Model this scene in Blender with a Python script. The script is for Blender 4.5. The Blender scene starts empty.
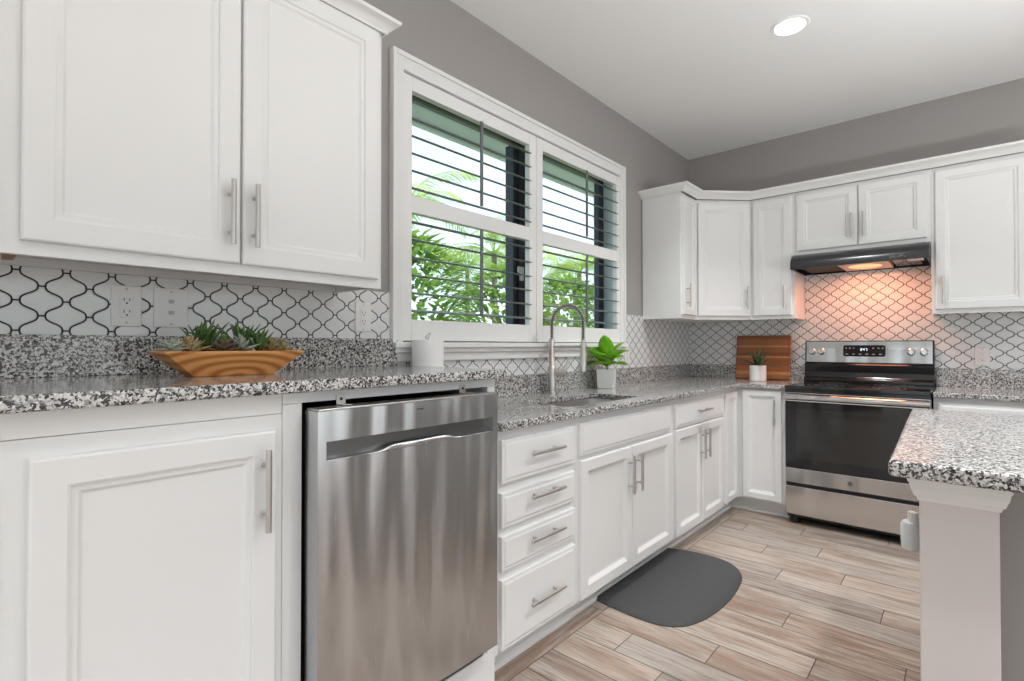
import bpy, bmesh, math, random
from mathutils import Vector, Matrix
R = math.radians
PI = math.pi
scene = bpy.context.scene
col = scene.collection

# ------------------------------------------------------------------ camera, world, exposure, sun
cam_d = bpy.data.cameras.new('camera')
cam_d.sensor_width = 36.0
cam_d.lens = 511.385 / 1024 * 36.0
cam_d.clip_start = 0.02
cam = bpy.data.objects.new('camera', cam_d)
cam.location = (1.825, -4.4279, 1.1818)
cam.rotation_euler = (R(90.561), 0, R(41.4699))
col.objects.link(cam)
scene.camera = cam
scene.view_settings.view_transform = 'Standard'
scene.view_settings.look = 'None'
scene.view_settings.gamma = 1.0
scene.view_settings.use_curve_mapping = False
scene.view_settings.exposure = 0.28
scene.cycles.use_denoising = True
scene.cycles.max_bounces = 10
scene.cycles.diffuse_bounces = 5
scene.cycles.transparent_max_bounces = 12
scene.cycles.sample_clamp_indirect = 6.0
scene.cycles.caustics_reflective = False
scene.cycles.caustics_refractive = False

world = bpy.data.worlds.new('sky_world')
scene.world = world
world.use_nodes = True
wn = world.node_tree.nodes
wl = world.node_tree.links
wn.clear()
wout = wn.new('ShaderNodeOutputWorld')
wbg = wn.new('ShaderNodeBackground')
wsky = wn.new('ShaderNodeTexSky')
wsky.sky_type = 'NISHITA'
wsky.sun_disc = False
wsky.sun_elevation = R(50)
wsky.sun_rotation = R(40)
wmix = wn.new('ShaderNodeMix')
wmix.data_type = 'RGBA'
wmix.inputs[0].default_value = 0.10
wmix.inputs[6].default_value = (0.86, 0.94, 1.0, 1)
wl.new(wsky.outputs[0], wmix.inputs[7])
wl.new(wmix.outputs[2], wbg.inputs[0])
wbg.inputs[1].default_value = 1.05
wl.new(wbg.outputs[0], wout.inputs[0])

sun_d = bpy.data.lights.new('sun', 'SUN')
sun_d.energy = 5.0
sun_d.angle = R(1.0)
sun_d.color = (1.0, 0.96, 0.86)
sun = bpy.data.objects.new('sun', sun_d)
sun.rotation_euler = Vector((-0.42, 0.34, -0.84)).to_track_quat('-Z', 'Y').to_euler()
col.objects.link(sun)
CAN_W = 12.0
FILL_W = 25.0        # added unseen uplighters that brighten the ceiling          # ceiling cans
HOOD_W = 2.9

# ------------------------------------------------------------------ material helpers
def mat(name, color=(.8, .8, .8), rough=.5, metal=0.0, **kw):
    m = bpy.data.materials.new(name)
    m.use_nodes = True
    b = m.node_tree.nodes['Principled BSDF']
    b.inputs['Base Color'].default_value = (*color, 1)
    b.inputs['Roughness'].default_value = rough
    b.inputs['Metallic'].default_value = metal
    for k, v in kw.items():
        b.inputs[k.replace('_', ' ')].default_value = v
    return m

class NT:
    def __init__(s, m):
        s.m = m; s.t = m.node_tree; s.n = s.t.nodes; s.l = s.t.links
        s.b = s.n.get('Principled BSDF')
        s.out = s.n.get('Material Output')
    def node(s, ty, **kw):
        n = s.n.new(ty)
        for k, v in kw.items(): setattr(n, k, v)
        return n
    def link(s, a, b): s.l.new(a, b)
    def math(s, op, a, b=None, c=None):
        n = s.n.new('ShaderNodeMath'); n.operation = op
        for i, v in enumerate((a, b, c)):
            if v is None: continue
            if isinstance(v, (int, float)): n.inputs[i].default_value = v
            else: s.l.new(v, n.inputs[i])
        return n.outputs[0]
    def mix(s, f, a, b):
        n = s.n.new('ShaderNodeMix'); n.data_type = 'RGBA'
        for i, v in ((0, f), (6, a), (7, b)):
            if isinstance(v, (int, float)): n.inputs[i].default_value = v
            elif isinstance(v, tuple): n.inputs[i].default_value = (*v, 1)
            else: s.l.new(v, n.inputs[i])
        return n.outputs[2]
    def ramp(s, f, stops, interp='LINEAR'):
        n = s.n.new('ShaderNodeValToRGB'); n.color_ramp.interpolation = interp
        e = n.color_ramp.elements
        while len(e) < len(stops): e.new(0.5)
        for i, (p, c) in enumerate(stops):
            e[i].position = p; e[i].color = (*c, 1) if isinstance(c, tuple) else (c, c, c, 1)
        s.l.new(f, n.inputs[0]); return n.outputs[0]
    def coord(s, scale=(1, 1, 1), kind='Object', rot=(0, 0, 0)):
        tc = s.n.new('ShaderNodeTexCoord'); mp = s.n.new('ShaderNodeMapping')
        mp.inputs['Scale'].default_value = scale
        mp.inputs['Rotation'].default_value = rot
        s.l.new(tc.outputs[kind], mp.inputs[0]); return mp.outputs[0]
    def noise(s, vec, scale, detail=2, rough=.5):
        n = s.n.new('ShaderNodeTexNoise'); n.inputs['Scale'].default_value = scale
        n.inputs['Detail'].default_value = detail; n.inputs['Roughness'].default_value = rough
        s.l.new(vec, n.inputs['Vector']); return n.outputs[0]
    def bump(s, h, strength=.2, dist=.002):
        n = s.n.new('ShaderNodeBump'); n.inputs['Strength'].default_value = strength
        n.inputs['Distance'].default_value = dist
        s.l.new(h, n.inputs['Height']); s.l.new(n.outputs[0], s.b.inputs['Normal'])

M = {}
M['cab'] = mat('white cabinet paint', (.80, .795, .785), .32)
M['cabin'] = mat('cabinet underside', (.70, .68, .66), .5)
M['trim'] = mat('white trim paint', (.82, .815, .80), .38)
M['shutter'] = mat('white shutter paint', (.84, .84, .83), .35)
M['ceil'] = mat('ceiling paint', (.88, .88, .87), .9)
M['wall'] = mat('taupe wall paint', (.355, .332, .316), .8)
t = NT(M['wall']); t.bump(t.noise(t.coord(), 160, 3), .12, .002)
t = NT(M['ceil']); t.bump(t.noise(t.coord(), 90, 3), .15, .002)
M['nickel'] = mat('brushed nickel', (.60, .57, .54), .28, 1.0)
M['chrome'] = mat('polished chrome', (.75, .74, .72), .16, 1.0)
M['black'] = mat('black gloss enamel', (.012, .012, .013), .12)
M['blackm'] = mat('black matte', (.012, .012, .012), .55)
M['glassblk'] = mat('black oven glass', (.018, .018, .020), .04)
M['hood'] = mat('black range hood enamel', (.022, .023, .025), .22)
M['louver'] = mat('backlit louver grey', (.15, .165, .165), .45)  # louvers are white; their backlit darkness is put into the colour
M['bronze'] = mat('dark bronze aluminium', (.035, .04, .055), .4, .3)
M['plastic'] = mat('white plastic', (.80, .78, .76), .3)
M['slot'] = mat('dark slot', (.04, .04, .04), .6)
M['paper'] = mat('paper towel', (.86, .85, .84), .9)
t = NT(M['paper']); t.bump(t.noise(t.coord(), 300, 2), .3, .001)
M['pot'] = mat('white ceramic', (.83, .82, .81), .3)
M['soil'] = mat('dark soil', (.05, .035, .025), .9)
M['gasket'] = mat('dark gasket', (.03, .03, .03), .6)

def steel(name, colr, rough, axis):
    m = mat(name, colr, rough, 1.0)
    t = NT(m)
    sc = {'z': (40, 40, .6), 'x': (.6, 60, 60), 'y': (60, .6, 60)}[axis]
    n = t.noise(t.coord(sc), 6, 4, .6)
    r = t.math('MULTIPLY_ADD', n, .07, rough - .035)
    t.link(r, t.b.inputs['Roughness'])
    t.bump(n, .005, .001)
    t.b.inputs['Anisotropic'].default_value = .6
    return m
M['steelv'] = steel('brushed stainless dishwasher', (.58, .59, .60), .26, 'z')
# slow waviness of the thin door sheet makes the long soft streaks
t = NT(M['steelv'])
wv = t.noise(t.coord((1.0, 1.0, .13), rot=(R(4), 0, 0)), 10, 1.0)
bn = [n for n in t.n if n.type == 'BUMP'][0]
bn2 = t.n.new('ShaderNodeBump'); bn2.inputs['Strength'].default_value = .9; bn2.inputs['Distance'].default_value = .03
t.link(wv, bn2.inputs['Height']); t.link(bn2.outputs[0], bn.inputs['Normal'])
M['steelh'] = steel('brushed stainless range', (.62, .60, .58), .24, 'x')
t = NT(M['steelh'])
wv = t.noise(t.coord((1.0, .3, .2)), 7, 1.0)
bn = [n for n in t.n if n.type == 'BUMP'][0]
bn2 = t.n.new('ShaderNodeBump'); bn2.inputs['Strength'].default_value = .8; bn2.inputs['Distance'].default_value = .02
t.link(wv, bn2.inputs['Height']); t.link(bn2.outputs[0], bn.inputs['Normal'])
M['sink'] = steel('satin stainless sink', (.74, .71, .68), .36, 'x')

def granite():
    m = mat('speckled granite', (.5, .5, .5), .10)
    t = NT(m)
    v = t.coord()
    n0 = t.noise(v, 75, 4, .6)
    wob = t.n.new('ShaderNodeVectorMath'); wob.operation = 'MULTIPLY_ADD'
    nn = t.n.new('ShaderNodeTexNoise'); nn.inputs['Scale'].default_value = 120; nn.inputs['Detail'].default_value = 2
    t.link(v, nn.inputs['Vector'])
    t.link(nn.outputs[1], wob.inputs[0]); wob.inputs[1].default_value = (.011,) * 3; t.link(v, wob.inputs[2])
    def vor(scale, seed):
        off = t.n.new('ShaderNodeVectorMath'); off.operation = 'ADD'; off.inputs[1].default_value = (seed, seed * 2, seed * 3)
        t.link(wob.outputs[0], off.inputs[0])
        x = t.n.new('ShaderNodeTexVoronoi'); x.inputs['Scale'].default_value = scale
        t.link(off.outputs[0], x.inputs['Vector'])
        s = t.n.new('ShaderNodeSeparateColor'); t.link(x.outputs['Color'], s.inputs[0]); return s.outputs[0], s.outputs[1]
    a, a2 = vor(165, 0)
    b, b2 = vor(235, 3)
    base = t.ramp(a, [(0, (.60, .585, .565)), (.36, (.46, .45, .435)), (.54, (.27, .26, .255)), (.74, (.11, .108, .108)), (.92, (.50, .45, .41))], 'CONSTANT')
    blk = t.math('GREATER_THAN', t.math('ADD', b, t.math('MULTIPLY', t.math('SUBTRACT', n0, .5), 1.6)), .655)
    c1 = t.mix(blk, base, (.030, .028, .029))
    wht = t.math('GREATER_THAN', b2, .84)
    c2 = t.mix(wht, c1, (.72, .70, .68))
    t.link(c2, t.b.inputs['Base Color'])
    return m
M['granite'] = granite()

def arabesque(name, axis):
    """white lantern tile with dark grout: axis is the horizontal world axis the wall runs along"""
    m = mat(name, (.7, .7, .69), .16)
    t = NT(m)
    tc = t.n.new('ShaderNodeTexCoord'); sp = t.n.new('ShaderNodeSeparateXYZ'); t.link(tc.outputs['Object'], sp.inputs[0])
    W, H = .0985, .0780
    u0, v0 = {'Y': (-4.240, 1.338), 'X': (1.868, 1.330)}[axis]
    u = t.math('DIVIDE', t.math('SUBTRACT', sp.outputs[axis], u0), W)
    v = t.math('DIVIDE', t.math('SUBTRACT', sp.outputs['Z'], v0), H)
    p = t.math('PINGPONG', u, .5)                 # 0 at neck A, .5 half way
    q = t.math('PINGPONG', v, .5)                 # 0 at neck row
    cs = t.math('MULTIPLY_ADD', t.math('COSINE', t.math('MULTIPLY', q, 2 * PI)), .5, .5)   # 1 at row, 0 between
    sm = t.math('MULTIPLY', t.math('MULTIPLY', cs, cs), t.math('SUBTRACT', 3.0, t.math('MULTIPLY', cs, 2.0)))
    c = t.math('ADD', t.math('MULTIPLY', cs, .30), t.math('MULTIPLY', sm, .70))
    g = t.math('MULTIPLY_ADD', t.math('SUBTRACT', 1.0, c), .35, .075)
    dcs = t.math('MULTIPLY_ADD', t.math('MULTIPLY', cs, t.math('SUBTRACT', 1.0, cs)), 4.2, .30)
    slope = t.math('MULTIPLY', t.math('MULTIPLY', t.math('SINE', t.math('MULTIPLY', q, 2 * PI)), .35 * PI * W / H), dcs)
    nf = t.math('SQRT', t.math('MULTIPLY_ADD', slope, slope, 1.0))
    d1 = t.math('DIVIDE', t.math('MULTIPLY', t.math('ABSOLUTE', t.math('SUBTRACT', p, g)), W), nf)
    # neck connectors
    eA = t.math('ADD', t.math('MULTIPLY', q, H), t.math('MULTIPLY', t.math('GREATER_THAN', p, .078), 1.0))
    qb = t.math('SUBTRACT', .5, q)
    eB = t.math('ADD', t.math('MULTIPLY', qb, H), t.math('MULTIPLY', t.math('LESS_THAN', p, .422), 1.0))
    d = t.math('MINIMUM', d1, t.math('MINIMUM', eA, eB))
    gm = t.ramp(t.math('MULTIPLY', d, 100.0), [(0.0, 1.0), (.17, 1.0), (.25, 0.0)])
    base = t.mix(t.noise(t.coord(), 6, 2), (.72, .715, .71), (.80, .80, .79))
    t.link(t.mix(gm, base, (.022, .020, .020)), t.b.inputs['Base Color'])
    t.link(t.math('MULTIPLY_ADD', gm, .6, .14), t.b.inputs['Roughness'])
    h = t.ramp(t.math('MULTIPLY', d, 100.0), [(.12, 0.0), (.55, 1.0)])
    h2 = t.math('ADD', h, t.math('MULTIPLY', t.noise(t.coord(), 14, 1), .5))
    t.bump(h2, .5, .002)
    return m
M['tileY'] = arabesque('lantern tile side wall', 'Y')
M['tileX'] = arabesque('lantern tile back wall', 'X')

def planks():
    m = mat('weathered wood-look planks', (.5, .42, .36), .42)
    t = NT(m)
    at = t.n.new('ShaderNodeAttribute'); at.attribute_name = 'plank'; at.attribute_type = 'GEOMETRY'
    sp = t.n.new('ShaderNodeSeparateColor'); t.link(at.outputs['Color'], sp.inputs[0])
    r1, r2, r3 = sp.outputs
    tc = t.n.new('ShaderNodeTexCoord')
    def stretched(sx, sy, k):
        sc = t.n.new('ShaderNodeMix'); sc.data_type = 'VECTOR'
        sc.inputs[4].default_value = (sx, sy, 1); sc.inputs[5].default_value = (sy, sx, 1)
        t.link(r3, sc.inputs[0])
        ml = t.n.new('ShaderNodeVectorMath'); ml.operation = 'MULTIPLY'
        t.link(tc.outputs['Object'], ml.inputs[0]); t.link(sc.outputs[1], ml.inputs[1])
        cx = t.n.new('ShaderNodeCombineXYZ')
        for i in range(3): t.link(t.math('MULTIPLY', r1, 37.0 * (i + k)), cx.inputs[i])
        ad = t.n.new('ShaderNodeVectorMath'); ad.operation = 'ADD'
        t.link(ml.outputs[0], ad.inputs[0]); t.link(cx.outputs[0], ad.inputs[1]); return ad.outputs[0]
    va = stretched(2.2, 26, 1); vb = stretched(5, 90, 2); vc = stretched(1.6, 6, 3)
    na = t.noise(va, 1.0, 6, .68); nb = t.noise(vb, 1.0, 4, .7); nc = t.noise(vc, 1.4, 3, .6)
    plankc = t.ramp(r1, [(0, (.40, .30, .235)), (.2, (.27, .215, .18)), (.4, (.46, .375, .31)), (.6, (.33, .235, .175)), (.8, (.40, .345, .30))], 'CONSTANT')
    light = t.mix(r2, (.53, .445, .375), (.41, .375, .335))
    c = t.mix(t.ramp(na, [(.42, 0.0), (.60, 1.0)]), plankc, light)
    c = t.mix(t.math('MULTIPLY', t.ramp(nb, [(.48, 0.0), (.64, 1.0)]), .60), c, (.17, .125, .10))
    c = t.mix(t.math('MULTIPLY', t.ramp(nc, [(.48, 0.0), (.66, 1.0)]), .55), c, (.24, .14, .09))
    t.link(c, t.b.inputs['Base Color'])
    t.bump(nb, .12, .002)
    return m
M['floor'] = planks()
M['grout'] = mat('floor grout', (.16, .13, .11), .8)

def wood(name, dark, light, scale=(1, 1, 1), rings=8.0, dist=4.0):
    m = mat(name, light, .38)
    t = NT(m)
    w = t.n.new('ShaderNodeTexWave'); w.wave_type = 'BANDS'; w.bands_direction = 'Z'
    w.inputs['Scale'].default_value = rings; w.inputs['Distortion'].default_value = dist
    w.inputs['Detail'].default_value = 2; w.inputs['Detail Scale'].default_value = 1.2
    t.link(t.coord(scale), w.inputs['Vector'])
    t.link(t.mix(t.ramp(w.outputs[1], [(0, 0.0), (.8, 1.0)]), dark, light), t.b.inputs['Base Color'])
    return m
M['bowl'] = wood('orange pine bowl', (.46, .16, .035), (.80, .38, .13), (.6, .38, 1.25), 13.0, 3.5)
for n_ in M['bowl'].node_tree.nodes:
    if n_.type == 'TEX_WAVE': n_.wave_type = 'RINGS'; n_.rings_direction = 'X'; n_.inputs['Detail Scale'].default_value = .6
M['rawwood'] = mat('raw brown wood', (.33, .19, .09), .6)

def board():
    m = mat('striped acacia', (.4, .2, .1), .3)
    t = NT(m)
    sp = t.n.new('ShaderNodeSeparateXYZ'); tc = t.n.new('ShaderNodeTexCoord'); t.link(tc.outputs['Object'], sp.inputs[0])
    rows = t.ramp(t.math('DIVIDE', sp.outputs['Z'], .345),
                  [(0, (.42, .17, .05)), (.10, (.62, .30, .11)), (.17, (.34, .12, .035)), (.30, (.26, .085, .025)), (.48, (.55, .26, .10)),
                   (.52, (.22, .07, .022)), (.60, (.33, .12, .035)), (.72, (.60, .30, .13)), (.76, (.38, .14, .04)), (.90, (.25, .09, .03))], 'CONSTANT')
    n = t.noise(t.coord((3, 3, 60)), 1.5, 5, .6)
    t.link(t.mix(t.math('MULTIPLY', n, .78), rows, (.16, .05, .018)), t.b.inputs['Base Color'])
    return m
M['board'] = board()

def leafmat(name, a, b, rough=.45, trans=.0, scale=30, emit=None):
    m = mat(name, a, rough)
    t = NT(m)
    t.link(t.mix(t.ramp(t.noise(t.coord(), scale, 2), [(.35, 0.0), (.65, 1.0)]), a, b), t.b.inputs['Base Color'])
    if trans:
        tr = t.node('ShaderNodeBsdfTranslucent'); mx = t.node('ShaderNodeMixShader'); mx.inputs[0].default_value = trans
        tr.inputs[0].default_value = (*b, 1)
        t.link(t.b.outputs[0], mx.inputs[1]); t.link(tr.outputs[0], mx.inputs[2]); t.link(mx.outputs[0], t.out.inputs[0])
    return m
M['leaf'] = leafmat('bright green leaf', (.13, .44, .02), (.48, .86, .09), .3, .35, 14)
M['stem'] = mat('leaf stem', (.10, .16, .03), .5)
M['agave'] = leafmat('dark agave leaf', (.025, .055, .03), (.07, .12, .05), .4, 0, 30)
M['suc_green'] = leafmat('green succulent', (.045, .11, .03), (.12, .22, .05), .45)
M['suc_pale'] = leafmat('pale succulent', (.42, .44, .24), (.50, .24, .12), .5, 0, 55)
M['suc_grey'] = leafmat('grey green succulent', (.34, .40, .33), (.46, .48, .40), .5)
M['suc_red'] = leafmat('burgundy succulent', (.11, .05, .04), (.16, .12, .06), .45)
M['suc_tan'] = leafmat('tan tipped succulent', (.30, .32, .14), (.40, .22, .10), .5, 0, 60)
M['palm'] = leafmat('palm frond green', (.26, .42, .12), (.55, .68, .28), .4, .45, 2.0)
M['palm2'] = leafmat('palm frond yellow green', (.40, .54, .16), (.72, .80, .36), .4, .5, 2.0)
M['shrub'] = leafmat('garden shrub leaf', (.24, .42, .14), (.58, .70, .32), .4, .5, 1.5)
M['bark'] = mat('palm trunk', (.22, .18, .14), .9)
M['grass'] = leafmat('lawn', (.10, .20, .05), (.16, .28, .07), .9, 0, 3)
M['eave'] = mat('grey green eave paint', (.78, .82, .80), .7)
M['eavel'] = mat('pale eave trim', (.62, .72, .58), .6)
M['stucco'] = mat('pale stucco', (.62, .70, .74), .9)
M['fence'] = mat('pale garden wall', (.60, .66, .64), .9)
M['bounce'] = mat('pale bounce ground', (.52, .51, .49), .9)
M['reveal'] = mat('sky tinted window reveal', (.66, .74, .78), .7)  # white reveal, with the bluish sky light mixed into its colour

def glass():
    m = bpy.data.materials.new('clear window glass'); m.use_nodes = True
    t = NT(m); t.n.remove(t.b); t.b = None
    tr = t.node('ShaderNodeBsdfTransparent'); gl = t.node('ShaderNodeBsdfGlossy'); gl.inputs['Roughness'].default_value = .02
    tr.inputs[0].default_value = (.93, .97, .96, 1)
    lw = t.node('ShaderNodeLayerWeight'); lw.inputs[0].default_value = .5
    pw = t.math('POWER', lw.outputs['Facing'], 5.0); fac = t.math('MULTIPLY_ADD', pw, .6, .03)
    mx = t.node('ShaderNodeMixShader')
    t.link(fac, mx.inputs[0]); t.link(tr.outputs[0], mx.inputs[1]); t.link(gl.outputs[0], mx.inputs[2])
    t.link(mx.outputs[0], t.out.inputs[0]); return m
M['glass'] = glass()
M['lampglow'] = mat('lamp lens', (1, 1, 1), .5)
M['lampglow'].node_tree.nodes['Principled BSDF'].inputs['Emission Color'].default_value = (1, .97, .93, 1)
M['lampglow'].node_tree.nodes['Principled BSDF'].inputs['Emission Strength'].default_value = 14
M['hoodglow'] = mat('hood lamp lens', (.9, .55, .3), .4)
M['hoodglow'].node_tree.nodes['Principled BSDF'].inputs['Emission Color'].default_value = (1, .50, .22, 1)
M['hoodglow'].node_tree.nodes['Principled BSDF'].inputs['Emission Strength'].default_value = .75
M['led'] = mat('clock digits', (.7, .9, 1), .5)
M['led'].node_tree.nodes['Principled BSDF'].inputs['Emission Color'].default_value = (.75, .92, 1, 1)
M['led'].node_tree.nodes['Principled BSDF'].inputs['Emission Strength'].default_value = 1.2
M['print'] = mat('grey printed marks', (.45, .45, .45), .5)
M['mat'] = mat('charcoal mat foam', (.055, .056, .058), .75)
t = NT(M['mat'])
vo = t.n.new('ShaderNodeTexVoronoi'); vo.inputs['Scale'].default_value = 130
t.link(t.coord(), vo.inputs['Vector']); t.bump(vo.outputs[0], .5, .003)
M['clearp'] = mat('milky translucent plastic', (.90, .93, .94), .25, 0, Transmission_Weight=.05)

# ------------------------------------------------------------------ mesh helpers
class MB:
    def __init__(s): s.bm = bmesh.new()
    def _xf(s, vs, mx):
        if mx is not None: bmesh.ops.transform(s.bm, matrix=mx, verts=vs)
    def box(s, x0, x1, y0, y1, z0, z1, mx=None):
        r = bmesh.ops.create_cube(s.bm, size=1.0)
        c = Vector(((x0 + x1) / 2, (y0 + y1) / 2, (z0 + z1) / 2))
        for v in r['verts']:
            v.co = Vector((v.co.x * (x1 - x0), v.co.y * (y1 - y0), v.co.z * (z1 - z0))) + c
        s._xf(r['verts'], mx); return s
    def cyl(s, p0, p1, r0, r1=None, n=20):
        p0, p1 = Vector(p0), Vector(p1); r1 = r0 if r1 is None else r1
        d = p1 - p0
        r = bmesh.ops.create_cone(s.bm, cap_ends=True, segments=n, radius1=r0, radius2=r1, depth=d.length)
        mx = Matrix.Translation((p0 + p1) / 2) @ d.to_track_quat('Z', 'Y').to_matrix().to_4x4()
        bmesh.ops.transform(s.bm, matrix=mx, verts=r['verts']); return s
    def tube(s, pts, r, n=10, caps=True):
        pts = [Vector(p) for p in pts]
        rr = r if isinstance(r, (list, tuple)) else [r] * len(pts)
        up = Vector((0, 0, 1)); rings = []
        prev = None
        for i, p in enumerate(pts):
            d = (pts[min(i + 1, len(pts) - 1)] - pts[max(i - 1, 0)]).normalized()
            if prev is None:
                a = up if abs(d.z) < .9 else Vector((1, 0, 0))
                x = d.cross(a).normalized()
            else:
                x = (prev - d * prev.dot(d)).normalized()
            prev = x; y = d.cross(x)
            rings.append([s.bm.verts.new(p + (x * math.cos(2 * PI * k / n) + y * math.sin(2 * PI * k / n)) * rr[i]) for k in range(n)])
        for a, b in zip(rings, rings[1:]):
            for k in range(n): s.bm.faces.new((a[k], a[(k + 1) % n], b[(k + 1) % n], b[k]))
        if caps:
            s.bm.faces.new(list(reversed(rings[0]))); s.bm.faces.new(rings[-1])
        return s
    def lathe(s, prof, c=(0, 0, 0), n=32, mx=None):
        c = Vector(c); rings = []; vs = []
        for r, z in prof:
            ring = [s.bm.verts.new(c + Vector((max(r, 1e-5) * math.cos(2 * PI * k / n), max(r, 1e-5) * math.sin(2 * PI * k / n), z))) for k in range(n)]
            rings.append(ring); vs += ring
        for a, b in zip(rings, rings[1:]):
            for k in range(n): s.bm.faces.new((a[k], a[(k + 1) % n], b[(k + 1) % n], b[k]))
        s.bm.faces.new(list(reversed(rings[0]))); s.bm.faces.new(rings[-1])
        s._xf(vs, mx); return s
    def prism(s, poly, a0, a1, axis='z'):
        """poly: 2-D points; axis z -> (x,y), x -> (y,z), y -> (x,z)"""
        def P(p, a):
            return {'z': (p[0], p[1], a), 'x': (a, p[0], p[1]), 'y': (p[0], a, p[1])}[axis]
        lo = [s.bm.verts.new(P(p, a0)) for p in poly]; hi = [s.bm.verts.new(P(p, a1)) for p in poly]
        n = len(poly)
        s.bm.faces.new(lo); s.bm.faces.new(list(reversed(hi)))
        for k in range(n): s.bm.faces.new((lo[k], hi[k], hi[(k + 1) % n], lo[(k + 1) % n]))
        return s
    def sweep(s, path, prof, closed=False):
        """prof (out, z) swept along a horizontal path with mitred corners; 'out' is to the right of travel"""
        pts = [Vector((p[0], p[1])) for p in path]; rings = []
        n = len(pts)
        for i, p in enumerate(pts):
            a = pts[i - 1] if (i > 0 or closed) else None
            b = pts[(i + 1) % n] if (i < n - 1 or closed) else None
            d1 = (p - a).normalized() if a is not None else None
            d2 = (b - p).normalized() if b is not None else None
            n1 = Vector((d1.y, -d1.x)) if d1 is not None else None
            n2 = Vector((d2.y, -d2.x)) if d2 is not None else None
            if n1 is None: m_ = n2
            elif n2 is None: m_ = n1
            else:
                m_ = (n1 + n2); m_ = m_ / m_.length; m_ = m_ / max(.2, m_.dot(n1))
            rings.append([s.bm.verts.new((p.x + m_.x * o, p.y + m_.y * o, z)) for o, z in prof])
        k = len(prof)
        rr = rings + ([rings[0]] if closed else [])
        for a, b in zip(rr, rr[1:]):
            for j in range(k): s.bm.faces.new((a[j], a[(j + 1) % k], b[(j + 1) % k], b[j]))
        if not closed:
            s.bm.faces.new(rings[0]); s.bm.faces.new(list(reversed(rings[-1])))
        return s
    def rings(s, loops, cap0=True, cap1=True):
        L = [[s.bm.verts.new(p) for p in lp] for lp in loops]; n = len(L[0])
        for a, b in zip(L, L[1:]):
            for k in range(n): s.bm.faces.new((a[k], a[(k + 1) % n], b[(k + 1) % n], b[k]))
        if cap0: s.bm.faces.new(list(reversed(L[0])))
        if cap1: s.bm.faces.new(L[-1])
        return s
    def build(s, name, material, parent=None, bevel=0, smooth=False, loc=None, rz=None, org=None, seg=2):
        if org is not None: bmesh.ops.translate(s.bm, verts=s.bm.verts, vec=-Vector(org))
        bmesh.ops.recalc_face_normals(s.bm, faces=s.bm.faces)
        me = bpy.data.meshes.new(name); s.bm.to_mesh(me); s.bm.free()
        o = bpy.data.objects.new(name, me); col.objects.link(o)
        me.materials.append(material)
        if smooth:
            for p in me.polygons: p.use_smooth = True
            if smooth != 'all':
                md = None
                me.set_sharp_from_angle(angle=R(38))
        if bevel:
            b = o.modifiers.new('bevel', 'BEVEL'); b.width = bevel; b.segments = seg; b.limit_method = 'ANGLE'; b.angle_limit = R(40)
        if parent is not None: o.parent = parent
        if loc is not None: o.location = loc
        elif org is not None: o.location = org
        if rz is not None: o.rotation_euler = (0, 0, rz)
        return o

def tag(o, label=None, cat=None, group=None, kind=None):
    if label: o['label'] = label
    if cat: o['category'] = cat
    if group: o['group'] = group
    if kind: o['kind'] = kind
    return o
def thing(name, label, cat, loc=(0, 0, 0), rz=0, group=None):
    o = bpy.data.objects.new(name, None); col.objects.link(o)
    o.empty_display_size = .1
    o.location = loc; o.rotation_euler = (0, 0, rz)
    return tag(o, label, cat, group)
def struct(mb, name, m, bevel=0, **kw):
    o = mb.build(name, m, bevel=bevel, **kw); o['kind'] = 'structure'; return o
def kids(o): return [c for c in bpy.data.objects if c.parent == o]
def copy_tree(o, parent=None):
    c = o.copy(); col.objects.link(c)
    if parent is not None: c.parent = parent
    for ch in kids(o): copy_tree(ch, c)
    return c

# ------------------------------------------------------------------ room shell
ZC = 2.828
XR, YB = 5.6, -8.2
WY0, WY1, WZ0, WZ1 = -3.095, -1.225, 1.215, 2.375       # window opening
m = MB(); m.box(-.22, XR + .2, YB - .2, .15, -.06, -.004); struct(m, 'floor', M['grout'])
# planks laid as individual faces over the slab, all inside one floor surface
def plank_floor():
    rnd = random.Random(5)
    bm = bmesh.new(); ly = bm.loops.layers.float_color.new('plank')
    def quad(x0, x1, y0, y1, along):
        g = .0019
        c = (rnd.random(), rnd.random(), along, 1)
        vs = [bm.verts.new(p) for p in ((x0 + g, y0 + g, 0), (x1 - g, y0 + g, 0), (x1 - g, y1 - g, 0), (x0 + g, y1 - g, 0))]
        f = bm.faces.new(vs)
        for l in f.loops: l[ly] = c
    W, L, XS = .1525, .914, .615
    joints = JOINTS
    k = 0; y1 = -1.605 + W * 11
    while y1 > YB:
        y0 = y1 - W; row = round((-1.605 - y1) / W)
        j = joints.get(row, rnd.uniform(.1, .9) + .6)
        if y1 > 0: y1c = 0
        else: y1c = y1
        x = j - 6 * L
        while x < XR:
            a, b = max(x, XS), min(x + L, XR)
            if b - a > .01 and y1c - y0 > .01: quad(a, b, max(y0, YB), y1c, 0.0)
            x += L
        y1 = y0
    y = 0
    while y > YB:
        yl = max(y - .914 + (.3 if y == 0 else 0), YB)
        quad(XS - W, XS, yl, y, 1.0); quad(XS - 2 * W, XS - W, max(yl, YB), y, 1.0); y = yl
    me = bpy.data.meshes.new('floor_planks'); bm.to_mesh(me); bm.free()
    me.materials.append(M['floor'])
    o = bpy.data.objects.new('floor_planks', me); col.objects.link(o); o['kind'] = 'structure'
    o.parent = bpy.data.objects['floor']
JOINTS = {0: 1.55, 2: 1.243, 5: 1.095, 1: .93, 3: 1.66, 4: 1.40, 6: .80, -1: 1.10, -2: 1.36, -3: .95, -4: 1.2, -5: .75, -6: 1.05}
plank_floor()
m = MB(); m.box(-.22, XR + .2, YB - .2, .15, ZC, ZC + .1); struct(m, 'ceiling', M['ceil'])
m = MB()
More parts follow.
